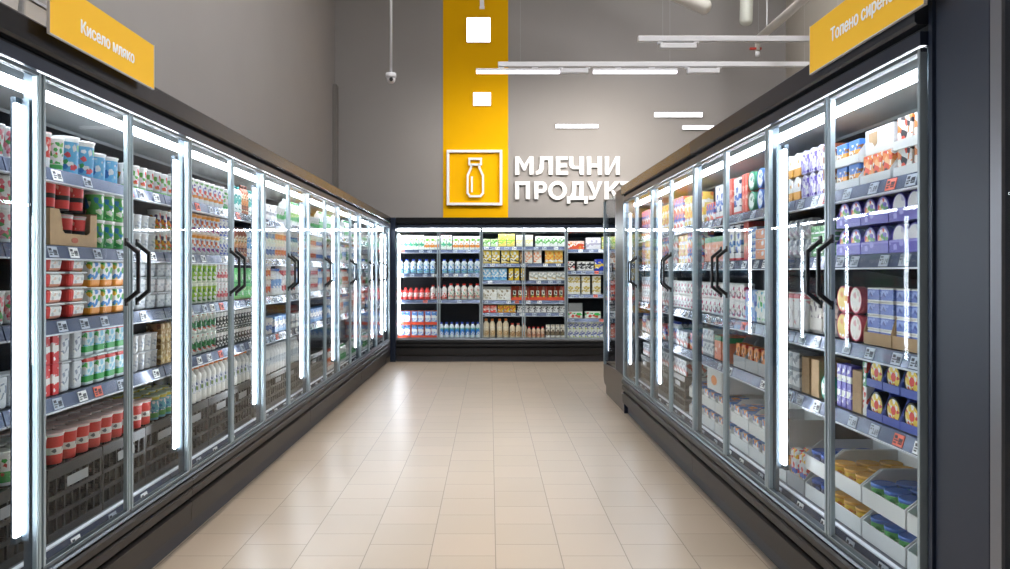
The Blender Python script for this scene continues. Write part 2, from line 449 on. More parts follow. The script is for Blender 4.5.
# ---- end cases (heads of the right row): side glass faces the aisle
def head_case(lab, loc, rz, mirror, D, ys, lit):
    """local: x along front (aisle-side end at x=W when mirror else x=0), y inward, z up, depth 1.3"""
    W = 2.1
    root = thing('end_display_case', lab, 'refrigerator case', loc, rz)
    def X(a, b): return (W-b, W-a) if mirror else (a, b)
    def bx(bm, a, b, *r, mi=0):
        p, q = X(a, b); box(bm, p, q, *r, mi)
    m = pbr('end_case_bronze', '#4b423a', .3, .2)
    # aisle-side cheek: solid lower body with toe step, and a solid rear strip
    bm = B()
    p, q = X(0, .03)
    prism(bm, [(0,.30),(0,.16),(.05,.12),(.06,.10),(.20,.085),(.20,0),(D-.02,0),(D-.02,.34),(ys,.34)], p, q)
    so = link('side_panel', mesh('side_panel', bm, m, .003), root)
    bm = B(); bx(bm, .0, .03, ys, D-.02, .342, 2.12); link('rear_side_panel', mesh('rear_side_panel', bm, M_DARK if lit else pbr('side_panel_navy', '#1a2436', .45, .1), .003), root)
    bm = B(); bx(bm, .0, .03, ys-.045, ys-.002, .342, 2.10); link('side_frame', mesh('side_frame', bm, pbr('grey_frame', '#77787e', .35, .5)), root)
    bm = B(); bx(bm, -.008, .03, D-.019, D, 0.0, 2.12); link('joint_post', mesh('joint_post', bm, M_NAVY), root)
    bm = B(); bx(bm, .008, .020, .02, ys-.047, .342, 2.10); link('side_glass', mesh('side_glass', bm, glass('side_glass', (.80, .83, .86), 1.6)), root)
    bm = B(); bx(bm, .0, .03, 0, .02, .302, 2.10); link('corner_post', mesh('corner_post', bm, M_ALU), root)
    if lit:
        bm = B(); bx(bm, .045, .053, .05, .056, .45, 1.70); link('light_bar', mesh('light_bar', bm, emit('led_bar_dim', '#eef4ff', 6)), root)
    bm = B(); bx(bm, .031, W, .06, ys-.06, .0, .30); link('plinth', mesh('plinth', bm, M_GROOVE), root)
    bm = B(); bx(bm, .031, W, -.01, .06, .10, .32); link('base_panel', mesh('base_panel', bm, M_BASE, .004), root)
    bm = B(); bx(bm, .24, W, .03, D-.02, 2.0, 2.10); bx(bm, .24, W, -.02, .03, 1.98, 2.12); link('header', mesh('header', bm, M_DARK), root)
    bm = B(); bx(bm, .031, W, ys+.03, D-.02, .0, 2.10); link('back_panel', mesh('back_panel', bm, M_INT), root)
    for z in (.34, .90, 1.3, 1.66):
        bm = B(); bx(bm, .24, W-.02, .14, ys+.028, z-.03, z)
        s = link('shelf', mesh('shelf', bm, M_SHELF), root)
        bm = B(); bx(bm, .24, W-.02, .125, .139, z-.05, z); link('price_rail', mesh('price_rail', bm, M_RAIL), s)
    # front doors
    n = 3; dw = (W-.06)/n
    for i in range(n):
        a, b = .03+i*dw+.003, .03+(i+1)*dw-.003
        bm = B()
        for s0, s1 in ((a, a+.018), (b-.018, b)): bx(bm, s0, s1, .001, .022, .34, 1.96)
        d = link('door', mesh('door', bm, M_ALU), root)
        bm = B(); bx(bm, a+.018, b-.018, .006, .016, .34, 1.96); link('glass_pane', mesh('glass_pane', bm, M_GLASS), d)
        bm = B(); xx = X(b-.05, b-.035); bar(bm, (xx[0], -.05, 1.2), (xx[0], -.05, 1.44), .014); bar(bm, (xx[0], 0, 1.22), (xx[0], -.05, 1.22), .014); bar(bm, (xx[0], 0, 1.42), (xx[0], -.05, 1.42), .014)
        link('handle', mesh('handle', bm, M_BLACK), d)
    return root
# far head: faces +Y, aisle end at world X=1.26
head_case('bronze and glass end case closing the far end of the right row', (1.26+2.1, 8.62, 0), PI, True, 1.38, .86, True)
# near head: faces -Y, aisle end at world X=1.26
head_case('dark end panel and side glass of the case at right edge of the picture', (1.262, .905, 0), 0, False, 1.315, 1.055, False)

# ------------------------------------------------------------------ product shapes
def lathe_obj(prof, mats, mis=None, seg=18):
    bm = B(); lathe(bm, prof, seg, mis); return mesh('m', bm, mats)
class Spec: pass
SPECS = {}
def spec(key, name, look, cat, w, d, h, body, part=None, partname=None, partlook=None, merged=None):
    s = Spec(); s.key, s.name, s.look, s.cat, s.w, s.d, s.h = key, name, look, cat, w, d, h
    s.body, s.part, s.partname, s.merged = body, part, partname, merged
    SPECS[key] = s; return s
def join_me(parts):
    bm = B(); mats = []
    for me in parts:
        n0 = len(bm.faces); bm.from_mesh(me); bm.faces.ensure_lookup_table()
        off = len(mats)
        for f in bm.faces[n0:]: f.material_index += off
        mats += list(me.materials)
    me = bpy.data.meshes.new('m'); bm.to_mesh(me); bm.free()
    for m in mats: me.materials.append(m)
    return me
def plain(col, rough=.35): return pbr('plain_'+col, col, rough)
def cup(key, look, dia, h, lab, lid='#e6e8ea', name='yogurt_cup', cat='yogurt cup', taper=.80):
    r = dia/2-.001; rb = r*taper
    body = lathe_obj([(rb*.92,0),(rb,.003),(r*.93,h*.94),(r*.97,h*.95),(r*.97,h-.003)], lab)
    lidm = lathe_obj([(r*.99,h-.003),(r,h-.002),(r,h),(r*.9,h+.0008),(r*.86,h-.0005)], pbr('foil_'+lid, lid, .3, .15))
    spec(key, name, look, cat, dia, dia, h+.002, body, lidm, 'lid', merged=join_me([body, lidm]))
def oval_tub(key, look, w, d, h, lab, lid, name='cream_tub', cat='tub'):
    bm = B(); box(bm, -w/2+.004, w/2-.004, -d/2+.004, d/2-.004, 0, h-.008)
    for v in bm.verts:
        if v.co.z < .001: v.co.x *= .88; v.co.y *= .88
    body = mesh('m', bm, lab, min(w, d)*.12, 2)
    bm = B(); box(bm, -w/2+.001, w/2-.001, -d/2+.001, d/2-.001, h-.008, h)
    lidm = mesh('m', bm, pbr('foil_'+lid, lid, .3, .1), .003)
    spec(key, name, look, cat, w, d, h, body, lidm, 'lid', merged=join_me([body, lidm]))
def carton(key, look, w, d, h, lab, name='carton', cat='carton', bev=.002):
    bm = B(); box(bm, -w/2+.001, w/2-.001, -d/2+.001, d/2-.001, 0, h)
    spec(key, name, look, cat, w, d, h, mesh('m', bm, lab, bev))
def gable(key, look, w, d, h, lab, cap, name='milk_carton', cat='milk carton'):
    bm = B(); a = h*.80
    x = w/2-.001; y = d/2-.001
    prism(bm, [(-y,0),(y,0),(y,a),(.004,h-.012),(.004,h),(-.004,h),(-.004,h-.012),(-y,a)], -x, x)
    body = mesh('m', bm, lab)
    bm = B(); lathe(bm, [(.014,0),(.014,.012),(.012,.014)], 12, axis='z', c=(0, -y*.55, a+(h-a)*.42)); capm = mesh('m', bm, plain(cap))
    spec(key, name, look, cat, w, d, h, body, capm, 'cap', merged=join_me([body, capm]))
def bottle(key, look, dia, h, lab, cap, name='drink_bottle', cat='bottle', neck=.34, capr=None):
    r = dia/2-.001; rn = r*neck; rc = (capr or rn*1.25)
    hs = h*.70
    prof = [(r*.9,0),(r,.006),(r,h*.30),(r*.965,h*.34),(r*.965,h*.56),(r,h*.60),(r,hs),(r*.9,hs+h*.06),(r*.62,h*.84),(rn,h*.89),(rn,h*.92)]
    body = lathe_obj(prof, lab)
    capm = lathe_obj([(rc,h*.90),(rc,h-.002),(rc*.92,h)], plain(cap), seg=14)
    spec(key, name, look, cat, dia, dia, h, body, capm, 'cap', merged=join_me([body, capm]))
def roundpack(key, look, dia, t, lab, rim, name='round_cheese_pack', cat='cheese pack'):
    r = dia/2-.001
    bm = B(); lathe(bm, [(r*.93,-t/2),(r,-t/2+.003),(r,t/2-.003),(r*.93,t/2)], 24, axis='y', c=(0, 0, r)); 
    body = mesh('m', bm, lab)
    bm = B(); lathe(bm, [(r*.995,-t/2-.0005),(r+.0005,-t/2+.001),(r+.0005,-t/2+.006),(r*.99,-t/2+.007)], 24, axis='y', c=(0, 0, r), close=False)
    rimm = mesh('m', bm, plain(rim))
    spec(key, name, look, cat, dia, t, dia, body, rimm, 'rim', merged=join_me([body, rimm]))
def ovalpack(key, look, w, h, t, lab, name='portion_cheese_pack', cat='cheese pack'):
    """rounded-top pack standing on its edge"""
    bm = B(); pts = []
    n = 14
    for i in range(n+1):
        a = PI*i/n; pts.append((w/2*math.cos(a)*.98, h*.45+h*.55*math.sin(a)))
    pts += [(-w/2*.86, .004), (-w/2*.7, 0), (w/2*.7, 0), (w/2*.86, .004)]
    f = [bm.verts.new((x, -t/2, z)) for x, z in pts]; g = [bm.verts.new((x, t/2, z)) for x, z in pts]
    m_ = len(pts)
    for i in range(m_): bm.faces.new((f[i], f[(i+1) % m_], g[(i+1) % m_], g[i]))
    bm.faces.new(f); bm.faces.new(g[::-1])
    spec(key, name, look, cat, w, t, h, mesh('m', bm, lab, .003))
def can(key, look, dia, h, lab, lid, name='fish_can', cat='can'):
    r = dia/2-.001
    body = lathe_obj([(r*.93,0),(r*.97,.003),(r*.96,h*.8),(r*.99,h*.84)], lab)
    lidm = lathe_obj([(r,h*.84),(r,h-.001),(r*.95,h),(r*.9,h-.002)], plain(lid))
    spec(key, name, look, cat, dia, dia, h, body, lidm, 'lid', merged=join_me([body, lidm]))
def box_tray(key, look, w, d, h, wall, mat, lip=.45, name='display_tray', cat='cardboard tray', cut=None, logo=None):
    """open-top cardboard tray: floor, back, two sides and a low front lip"""
    bm = B(); x, y = w/2-.001, d/2-.001
    box(bm, -x, x, -y, y, 0, .003)
    box(bm, -x, x, y-wall, y, .003, h)
    for s in (-1, 1):
        a0, a1 = (-x, -x+wall) if s < 0 else (x-wall, x)
        prism(bm, [(-y, .003), (y-wall, .003), (y-wall, h), (-y+d*.25, h), (-y, h*max(lip, .2)+.003)], a0, a1)
    box(bm, -x+wall, x-wall, -y, -y+wall, .003, h*lip)
    spec(key, name, look, cat, w, d, h, mesh('m', bm, mat))
    SPECS[key].floor = .004; SPECS[key].wall = wall
def crate(key, look, w, d, h, mat):
    bm = B(); x, y = w/2-.002, d/2-.002; t = .012
    box(bm, -x, x, -y, y, 0, .008)
    for z0, z1 in ((.008,.03),(h*.30,h*.36),(h*.56,h*.62),(h*.84,h)):
        box(bm, -x, x, -y, -y+t, z0, z1); box(bm, -x, x, y-t, y, z0, z1)
        box(bm, -x, -x+t, -y+t, y-t, z0, z1); box(bm, x-t, x, -y+t, y-t, z0, z1)
    n = 7
    for i in range(n+1):
        xx = -x + (2*x-t)*i/n
        box(bm, xx, xx+t*.8, -y+.002, -y+t-.002, .03, h*.84); box(bm, xx, xx+t*.8, y-t+.002, y-.002, .03, h*.84)
    for s in (-1, 1):
        for i in range(1, 6):
            yy = -y+2*y*i/6
            a = -x+.002 if s < 0 else x-t+.002
            box(bm, a, a+t-.004, yy, yy+t*.8, .03, h*.84)
    # grip opening bars and solid corners
    box(bm, -w*.22, -w*.20, -y-.001, -y+t, h*.62, h*.84); box(bm, w*.20, w*.22, -y-.001, -y+t, h*.62, h*.84)
    body = mesh('m', bm, mat)
    bm = B(); box(bm, -w*.19, w*.19, -y-.004, -y-.002, h*.66, h*.80); lab_ = mesh('m', bm, pbr('crate_label', '#8e9092', .5))
    spec(key, 'plastic_crate', look, 'crate', w, d, h, body, lab_, 'label_plate', merged=join_me([body, lab_]))

W_ = '#f4f5f5'
MIX = ['#e43a3a', '#3f7fd0', '#4fae4e', '#f4c63a', '#f4f5f5', '#8a5ab8']
cup('red_white_cup', 'white yogurt cup with red label', .085, .13, label(.13, W_, [(.30,.86,'#e8473f')], (55,.35,.8,.35,[W_,'#f7b7b0'])), '#f3d9d6')
cup('pink_cup', 'white yogurt cup with pink spots', .085, .11, label(.11, W_, [], (45,.1,.9,.6,['#f08a9a','#e2556b','#f6c9cf','#63b36a'])), '#f0eef0')
cup('green_white_cup', 'white yogurt cup with green print', .085, .125, label(.125, W_, [(.05,.18,'#48b35a')], (50,.2,.85,.4,['#48b35a','#e24b42',W_,'#9bd67f'])), '#eef1ee')
cup('skyblue_bucket', 'light blue yogurt bucket', .115, .145, label(.145, '#69bce8', [(.85,.98,W_)], (38,.1,.8,.38,[W_,'#2f7fcf','#3fae5e','#e5505a'])), '#f1f4f6', name='yogurt_bucket', cat='yogurt bucket', taper=.84)
cup('blue_tub', 'wide sky blue yogurt tub', .14, .115, label(.115, '#6ec0ee', [(.86,.99,W_)], (34,.1,.8,.35,[W_,'#2878c8','#8ed2f2'])), '#f1f4f6', name='yogurt_bucket', cat='yogurt bucket', taper=.9)
cup('white_logo_cup', 'small white cup with red and green logo', .075, .105, label(.105, W_, [(.0,.1,'#64b84c')], (42,.2,.85,.5,['#e8473f','#63b84c',W_,'#f0893a'])), '#eef0f1')
cup('red_black_cup', 'tall red cup with black band', .085, .115, label(.115, '#e84747', [(.34,.50,'#1d1f26'),(.0,.06,'#1d1f26'),(.88,.96,'#c9ccd0')], (60,.52,.85,.12,[W_,'#ffb9a9'])), '#c7cace')
cup('green_swirl_cup', 'green and white swirl yogurt cup', .08, .115, label(.115, '#57b95c', [(.88,.98,W_)], (38,.08,.86,.45,[W_,'#1e86c9','#2a9a48','#d9f0c8'])), '#ebeef0')
cup('small_white_cup', 'small plain white cup', .065, .08, label(.08, '#eceff3', [], (50,.2,.8,.35,['#b8c2d2','#d3526a',W_])), '#dfe4ec')
cup('berry_cup', 'white cup with berry print', .07, .10, label(.10, W_, [], (45,.1,.85,.6,['#e8503f','#4a3a6c','#f2a33a','#65a84a'])), '#eceff1')
oval_tub('red_square_tub', 'square red and white cheese tub', .128, .10, .058, label(.058, W_, [(.0,.2,'#f0a88c')], (60,.2,.7,.22,['#c9cfd6','#e9d2c4']), xsplit=(-.026, '#e5403a')), '#d8dce0', name='cheese_tub', cat='cheese tub')
oval_tub('orange_base_tub', 'white tub with orange base', .095, .08, .112, label(.112, W_, [(.0,.26,'#f7a030')], (32,.28,.9,.45,['#3e8fdc','#54b24f',W_,'#f6c437'])), '#f0f2f2', name='cheese_tub', cat='cheese tub')
oval_tub('clear_white_pack', 'clear pack of white cheese', .11, .09, .075, label(.075, '#dfe5ea', [(.4,.55,'#b9c3cf')], (40,.1,.9,.3,['#eef2f5','#aab6c4'])), '#cfd8e0', name='cheese_pack', cat='cheese pack')
carton('red_white_pack', 'upright red and white carton', .045, .09, .115, label(.115, '#dc3b3f', [(.38,.58,W_)], (60,.05,.95,.15,[W_])), name='small_carton')
oval_tub('grey_oval_tub', 'grey and white oval tub', .07, .06, .115, label(.115, '#dfe6ee', [], (36,.1,.8,.35,['#8f9fb6','#5e8fd0',W_])), '#cfd6df')
oval_tub('green_red_tub', 'green, blue and red tub', .08, .07, .118, label(.118, '#dff0f4', [(.80,.95,'#e24440'),(.12,.32,'#38a852')], (38,.32,.8,.4,['#8ad0ea','#59bb62',W_])), '#dfe9ec')
carton('gold_pack', 'gold brown wrapped pack', .06, .08, .10, label(.10, '#b8975e', [], (36,0,1,.5,['#e8d9b4','#7d5c33','#d9bd7c'])), name='wrapped_pack', cat='pack')
cup('deck_red_cup', 'red and white sour cream cup', .088, .115, label(.115, '#e5453e', [(.32,.55,'#e9e5e3'),(.9,1,'#f1e9e8')], (55,.3,.56,.25,['#6a6d74'])), '#f0d2cd', name='sour_cream_cup', cat='cup')
cup('deck_green_cup', 'white and green sour cream cup', .088, .115, label(.115, W_, [(.1,.42,'#52b05f')], (45,.3,.8,.4,['#49a957','#d95757',W_])), '#eaf0ea', name='sour_cream_cup', cat='cup')
cup('deck_blue_cup', 'blue and yellow sour cream cup', .088, .115, label(.115, '#63bfd6', [(.85,1,'#e5d24b'),(.1,.3,'#52b05f')], (45,.3,.8,.3,[W_,'#2d8ac0'])), '#dbe9c8', name='sour_cream_cup', cat='cup')
cup('dessert_purple', 'orange-topped purple print cup', .07, .108, label(.108, W_, [(.80,.95,'#f5a12f')], (45,.1,.78,.55,['#5d3f9a','#e97c3c',W_,'#c24a86'])), '#f5b04a', name='dessert_cup', cat='dessert cup')
cup('dessert_mix', 'white cup with purple and orange print', .075, .13, label(.13, W_, [(.22,.34,'#f29a3a')], (42,.3,.9,.5,['#6c58b8','#ef6a5d',W_,'#69b85c'])), '#f1f1f4', name='dessert_cup', cat='dessert cup')
cup('dessert_blue', 'white cup with dark blue check', .06, .108, label(.108, W_, [], (50,.05,.95,.5,['#3d4db0','#6b86dd',W_])), '#e9ecf6', name='dessert_cup', cat='dessert cup')
bottle('choc_bottle', 'brown chocolate drink bottle', .055, .19, label(.19, '#a4573a', [(.3,.6,'#d98a4d')], (45,.1,.7,.3,['#5e2c1c','#f0d9b8'])), '#6d3322')
bottle('paleblue_bottle', 'pale blue and white drink bottle', .055, .19, label(.19, '#dfeefa', [(.3,.6,'#6fb1e6')], (45,.1,.7,.3,[W_,'#3e7fd0'])), '#4c86d0')
bottle('teal_bottle', 'teal and white drink bottle', .055, .17, label(.17, '#e5f2f0', [(.3,.6,'#49a9a2')], (45,.1,.7,.3,[W_,'#2e8c88'])), '#2e8c88')
cup('lime_cup', 'lime green and white yogurt cup', .068, .112, label(.112, '#eef5e2', [(.15,.85,'#a6d838')], (42,.1,.9,.4,[W_,'#5ca536','#eef5e2'])), '#eaf0da')
cup('rose_cup', 'white and rose yogurt cup', .068, .112, label(.112, W_, [(.2,.4,'#d8646c')], (42,.2,.9,.3,['#d8646c','#f4c8cc'])), '#f0e6e8')
carton('green_pack', 'bright green flat pack', .13, .09, .10, label(.10, '#58cf6a', [(.0,.12,'#2fa64a')], (30,.1,.9,.22,['#b4f0b4','#2fa64a',W_])), name='cheese_carton', cat='carton')
cup('dark_green_cup', 'dark green and white cup', .066, .112, label(.112, '#e9efe8', [(.3,.62,'#2c8c4c')], (42,.1,.9,.45,['#1d5c39',W_,'#e2574c'])), '#d7e2da', name='dessert_cup', cat='dessert cup')
cup('black_white_cup', 'slim black and white cup', .055, .115, label(.115, '#2a332f', [(.6,.8,W_)], (42,.05,.9,.35,[W_,'#4d6b5b'])), '#dcdfe2', name='coffee_cup', cat='cup')
bottle('orange_cap_bottle', 'white bottle with orange cap', .075, .20, label(.20, '#eeeeea', [(.28,.62,'#dfe3ea')], (40,.28,.62,.45,['#5a6f9e','#8aa95c',W_])), '#f08a28', name='kefir_bottle', neck=.5)
bottle('white_bottle', 'plain white kefir bottle', .075, .20, label(.20, '#f0f1f1', [(.3,.6,'#d6dee6')], (40,.28,.62,.3,['#8a97aa',W_])), '#e6e9ec', name='kefir_bottle', neck=.5)
# far bays on the left
cup('far_green', 'white and green cup', .075, .12, label(.12, W_, [(.2,.5,'#4fb862')], (38,.1,.9,.3,['#4fb862',W_])), '#e8eee9', name='cream_cup', cat='cup')
cup('far_blue', 'white and blue cup', .075, .115, label(.115, W_, [(.2,.55,'#5b8fd8')], (38,.1,.9,.3,['#3b64b8',W_])), '#e6ebf1', name='cream_cup', cat='cup')
cup('far_orange', 'orange and white cup', .075, .115, label(.115, '#f4ede4', [(.2,.6,'#ec8a4b')], (38,.1,.9,.3,['#d8503c',W_])), '#f1e9e0', name='pudding_cup', cat='pudding cup')
cup('far_red', 'red and white cup', .075, .115, label(.115, '#f6efee', [(.2,.6,'#df4d48')], (38,.1,.9,.3,['#a82c34',W_])), '#f0dcda', name='pudding_cup', cat='pudding cup')
carton('far_white_box', 'white and grey box', .11, .10, .11, label(.11, '#eceef0', [(.3,.5,'#8b93a0')], (30,.1,.9,.2,['#5b6270',W_])), name='butter_box', cat='box')
carton('far_yellow_box', 'yellow box', .12, .10, .10, label(.10, '#f0d04a', [(.3,.55,W_)], (30,.1,.9,.2,['#3f74c6',W_])), name='butter_box', cat='box')
carton('far_blue_box', 'blue and white box', .11, .10, .12, label(.12, '#5b97dc', [(.35,.7,W_)], (30,.1,.9,.25,['#2f5cb0',W_])), name='butter_box', cat='box')
bottle('far_orange_bottle', 'orange and white bottle', .07, .20, label(.20, '#f3ece4', [(.2,.62,'#e87e4c')], (36,.2,.6,.3,[W_,'#c23f34'])), '#e05a3a', name='juice_bottle', neck=.45)
bottle('far_milk_bottle', 'white and blue bottle', .07, .20, label(.20, '#f0f3f7', [(.28,.6,'#7ba8e2')], (36,.2,.6,.3,[W_,'#3d62b4'])), '#3f78d8', name='juice_bottle', neck=.45)
gable('far_carton', 'white and green milk carton', .07, .07, .2, label(.2, W_, [(.2,.5,'#58b668')], (34,.1,.8,.25,['#58b668',W_])), '#3fa257')
# right side
ovalpack('oval_white_orange', 'white and orange portion cheese pack', .085, .105, .025, label(.105, W_, [(.0,.35,'#f2b04a')], (40,.3,.9,.3,['#f2b04a','#4b5cae',W_])))
ovalpack('oval_purple', 'white and purple portion cheese pack', .085, .105, .025, label(.105, '#cfc9ec', [], (42,.05,.95,.55,['#6d5cc0','#9a8fda',W_])))
carton('brown_snack_box', 'brown and orange snack box', .075, .10, .20, label(.20, '#8b4a30', [(.5,.62,W_)], (30,.1,.9,.5,['#f0d2a8','#e08a3c','#3a2a5a',W_])), name='snack_box', cat='box')
carton('blue_orange_pack', 'blue and orange snack pack', .09, .05, .085, label(.085, '#f0a338', [(.55,1,'#3f7fd8')], (34,.0,.8,.4,[W_,'#f5d36a','#8a5a34'])), name='snack_pack', cat='pack')
carton('orange_pack', 'orange cheese snack pack', .066, .03, .10, label(.10, '#ef8d47', [], (36,0,1,.6,[W_,'#e8563a','#5a2e24','#f7c08a'])), name='snack_pack', cat='pack')
carton('black_orange_pack', 'white pack with orange and black print', .095, .03, .105, label(.105, '#f3efe9', [], (34,0,1,.65,['#ef8a3a','#2a2430','#e8503a',W_])), name='snack_pack', cat='pack')
roundpack('round_purple', 'round cheese pack, red and purple print', .096, .03, label(1, '#e9dfe8', [(.72,1,'#5b4bb4')], (42,0,.74,.6,['#e2504a','#6f5ac4','#f2c46c',W_,'#63a84e']), radial=True, r=.049), '#4c3fa0')
roundpack('round_white', 'round white cheese pack with purple rim', .096, .03, label(1, '#e6e4ea', [(.80,1,'#6a5fc0')], (36,0,.75,.3,['#b9b4cf','#cfcbe0',W_]), radial=True, r=.049), '#5a50b4')
roundpack('round_pink', 'round pack with pale pink lid', .105, .035, label(1, '#e3ddd4', [(.86,1,'#e06c7c')], (34,.1,.8,.4,['#c6beb0','#efe9df','#d8a0a0']), radial=True, r=.0525), '#e0697a')
roundpack('round_yellow', 'round pack with yellow label', .105, .035, label(1, '#f3cf58', [(.86,1,'#e3566a')], (34,.1,.8,.35,[W_,'#ef9a3a']), radial=True, r=.0525), '#e2525e')
roundpack('round_gouda', 'round cheese in black, yellow and red', .10, .04, label(1, '#f3d24a', [(.0,.32,'#e8473f'),(.80,1,'#17181c')], (40,.3,.8,.4,[W_,'#f7e9a8','#d83a3f']), radial=True, r=.05), '#121316')
roundpack('round_teal', 'round pack with teal and red label', .11, .035, label(1, '#e9efe8', [(.82,1,'#2fae8e')], (38,.0,.8,.5,['#e2453f','#2fae8e',W_]), radial=True, r=.055), '#27a184')
roundpack('round_blue', 'round cheese pack with blue ring', .105, .03, label(1, '#e8edf2', [(.78,1,'#4a78c8')], (38,.0,.75,.35,['#7ea4dc',W_,'#3d62b4']), radial=True, r=.0525), '#3f6cc0')
roundpack('round_green', 'round cheese pack with green ring', .105, .03, label(1, '#e8f0ea', [(.78,1,'#3d9a72')], (38,.0,.75,.35,['#7cc4a0',W_,'#2f7c5c']), radial=True, r=.0525), '#348a66')
carton('white_jar_pack', 'white round-cornered pack', .07, .07, .085, label(.085, '#e9ebef', [], (34,.05,.95,.4,['#a7adbd',W_,'#c9b8c8'])), name='cheese_box', cat='box', bev=.014)
carton('green_net_pack', 'green and white striped pack', .15, .04, .13, label(.13, '#4f9a56', [(.1,.16,W_),(.26,.31,W_),(.42,.47,W_),(.58,.63,W_),(.74,.8,W_)], (40,0,1,.3,['#2d6c3c','#a8d8a0'])), name='cheese_bag', cat='bag')
carton('purple_pack', 'purple and white pack', .075, .05, .11, label(.11, '#6257c4', [(.0,.45,'#e9e6f4')], (36,.1,.9,.25,['#8b80dc',W_])), name='cheese_box', cat='box')
carton('blue_grid_pack', 'blue pack with white edges', .092, .06, .05, label(.05, '#5a74cc', [(.0,.12,W_),(.88,1,W_)], (40,.2,.8,.25,['#90a8ea','#3c52ac'])), name='butter_block', cat='butter pack')
carton('white_pink_bag', 'white pack with pink edge', .09, .06, .17, label(.17, '#f2f1f2', [(.85,.97,'#e8858c')], (30,.1,.8,.25,['#d9d4da','#e9a0a4'])), name='cheese_bag', cat='bag', bev=.01)
carton('clear_bag_tub', 'clear tub of bagged cheese', .17, .12, .15, label(.15, '#cfc9c2', [], (28,.45,1,.5,['#5c4a5c','#efe6dd','#8a7a80'])), name='cheese_container', cat='container', bev=.015)
carton('grey_white_box', 'grey and white small box', .075, .08, .085, label(.085, '#d6dade', [(.0,.2,'#8e959e')], (30,.2,.9,.25,['#9aa2ac',W_])), name='cheese_box', cat='box')
carton('purple_slim_pack', 'slim purple and white pack', .045, .05, .17, label(.17, '#6b62c8', [(.25,.4,W_),(.6,.75,W_)], (40,0,1,.25,['#9f98e4',W_])), name='cheese_box', cat='box')
carton('green_slim_pack', 'slim white and green pack', .035, .08, .20, label(.20, '#eef0ee', [(.55,.9,'#4a9a6c')], (38,0,1,.35,['#e05348','#58a878',W_])), name='cheese_box', cat='box')
carton('kraft_box', 'plain brown cardboard box', .08, .14, .16, M_KRAFT, name='cardboard_box', cat='cardboard box')
carton('redblue_cup_pack', 'red and blue patterned pack', .075, .05, .17, label(.17, '#e8e9ec', [(.3,.5,'#e2473f')], (34,0,1,.6,['#e2473f','#4a62c0','#f3c63a',W_])), name='dessert_pouch', cat='pouch', bev=.01)
can('navy_can', 'navy blue can', .09, .085, label(.085, '#3a4266', [], (40,.1,.9,.25,['#7480b0',W_])), '#2f5fc0')
can('yellow_can', 'yellow can', .09, .085, label(.085, '#f0c63a', [(.3,.4,W_)], (40,.1,.9,.4,['#e58a2e',W_,'#c83a34'])), '#e2a843')
can('green_can', 'green can with blue lid', .09, .085, label(.085, '#5ab86a', [(.35,.5,W_)], (40,.1,.9,.35,['#2f8c48',W_,'#a8e0a8'])), '#3f74cc')
can('orange_can', 'can with orange and blue lid', .09, .085, label(.085, '#4a78d0', [(.3,.6,'#f0a23a')], (40,.1,.9,.3,[W_,'#f6d05a'])), '#e59a3a')
carton('red_white_box', 'white box with red side', .10, .12, .20, label(.20, '#f2f2f3', [(.0,.06,'#e5473f')], (22,.2,.95,.35,['#3a6fd0','#e5473f','#2a3550'])), name='cheese_carton', cat='carton')
carton('red_box', 'red display carton', .05, .12, .21, label(.21, '#e8604e', [], (22,.2,.7,.25,['#f7b2a0',W_])), name='cheese_carton', cat='carton')
carton('orange_green_box', 'orange box with green lid', .13, .12, .15, label(.15, '#ea9270', [(.78,1,'#3d9464')], (24,.1,.7,.2,['#f8d0b8','#c8503c'])), name='cheese_carton', cat='carton')
carton('orange_flat_box', 'flat orange box', .14, .10, .052, label(.052, '#f29a68', [(.9,1,W_)], (34,.2,.8,.25,['#c85434',W_])), name='cheese_carton', cat='carton')
carton('blue_flat_box', 'flat blue and white box', .075, .10, .034, label(.034, '#dfe8f4', [(.2,.8,'#5b86d4')], (44,.1,.9,.3,[W_])), name='cheese_carton', cat='carton')
carton('white_black_pack', 'white pack with black print', .085, .06, .10, label(.10, '#f1f1f2', [], (28,.15,.9,.42,['#2a2d36',W_,'#3a3f50','#d55a8a'])), name='mozzarella_pack', cat='cheese pack', bev=.006)
carton('blue_pack', 'blue and lilac pack', .085, .05, .17, label(.17, '#8fb4ec', [], (26,.1,.95,.45,['#5b6fd0','#8adcd8',W_])), name='mozzarella_pack', cat='cheese pack', bev=.006)
carton('white_green_pack', 'white and green pack', .085, .05, .17, label(.17, '#eef4f0', [], (26,.1,.95,.4,['#52c46a',W_,'#84c8e0'])), name='mozzarella_pack', cat='cheese pack', bev=.006)
carton('small_orange_pack', 'small orange and brown pack', .07, .05, .13, label(.13, '#ef9a52', [(.0,.3,W_)], (34,0,1,.4,['#7a4226',W_,'#d84a34'])), name='snack_pack', cat='pack')
carton('blue_top_pack', 'white pack with blue and orange top', .10, .16, .10, label(.10, '#eceef0', [(.7,1,'#4f84cc')], (30,.5,1,.4,['#f09a3c',W_])), name='tray_pack', cat='pack')
carton('redblue_far', 'red, blue and orange pack', .09, .08, .11, label(.11, '#e8543f', [(.4,.6,'#3b55b4')], (26,0,1,.4,['#3b55b4','#f2a23a',W_])), name='sausage_pack', cat='pack')
carton('grey_far', 'grey and white pack', .09, .08, .11, label(.11, '#c9ccd0', [], (26,0,1,.5,['#6b7078',W_,'#c8564c'])), name='sausage_pack', cat='pack')
carton('yellow_far', 'yellow and white pack', .10, .08, .10, label(.10, '#f2ce58', [(.3,.5,W_)], (26,0,1,.3,['#e8843a',W_])), name='sausage_pack', cat='pack')
bottle('red_far_bottle', 'small blue and orange bottle', .06, .16, label(.16, '#dfe6f2', [(.2,.55,'#e87a44')], (32,.1,.7,.4,['#3b55b4',W_])), '#3b4fae', name='sauce_bottle', neck=.5)
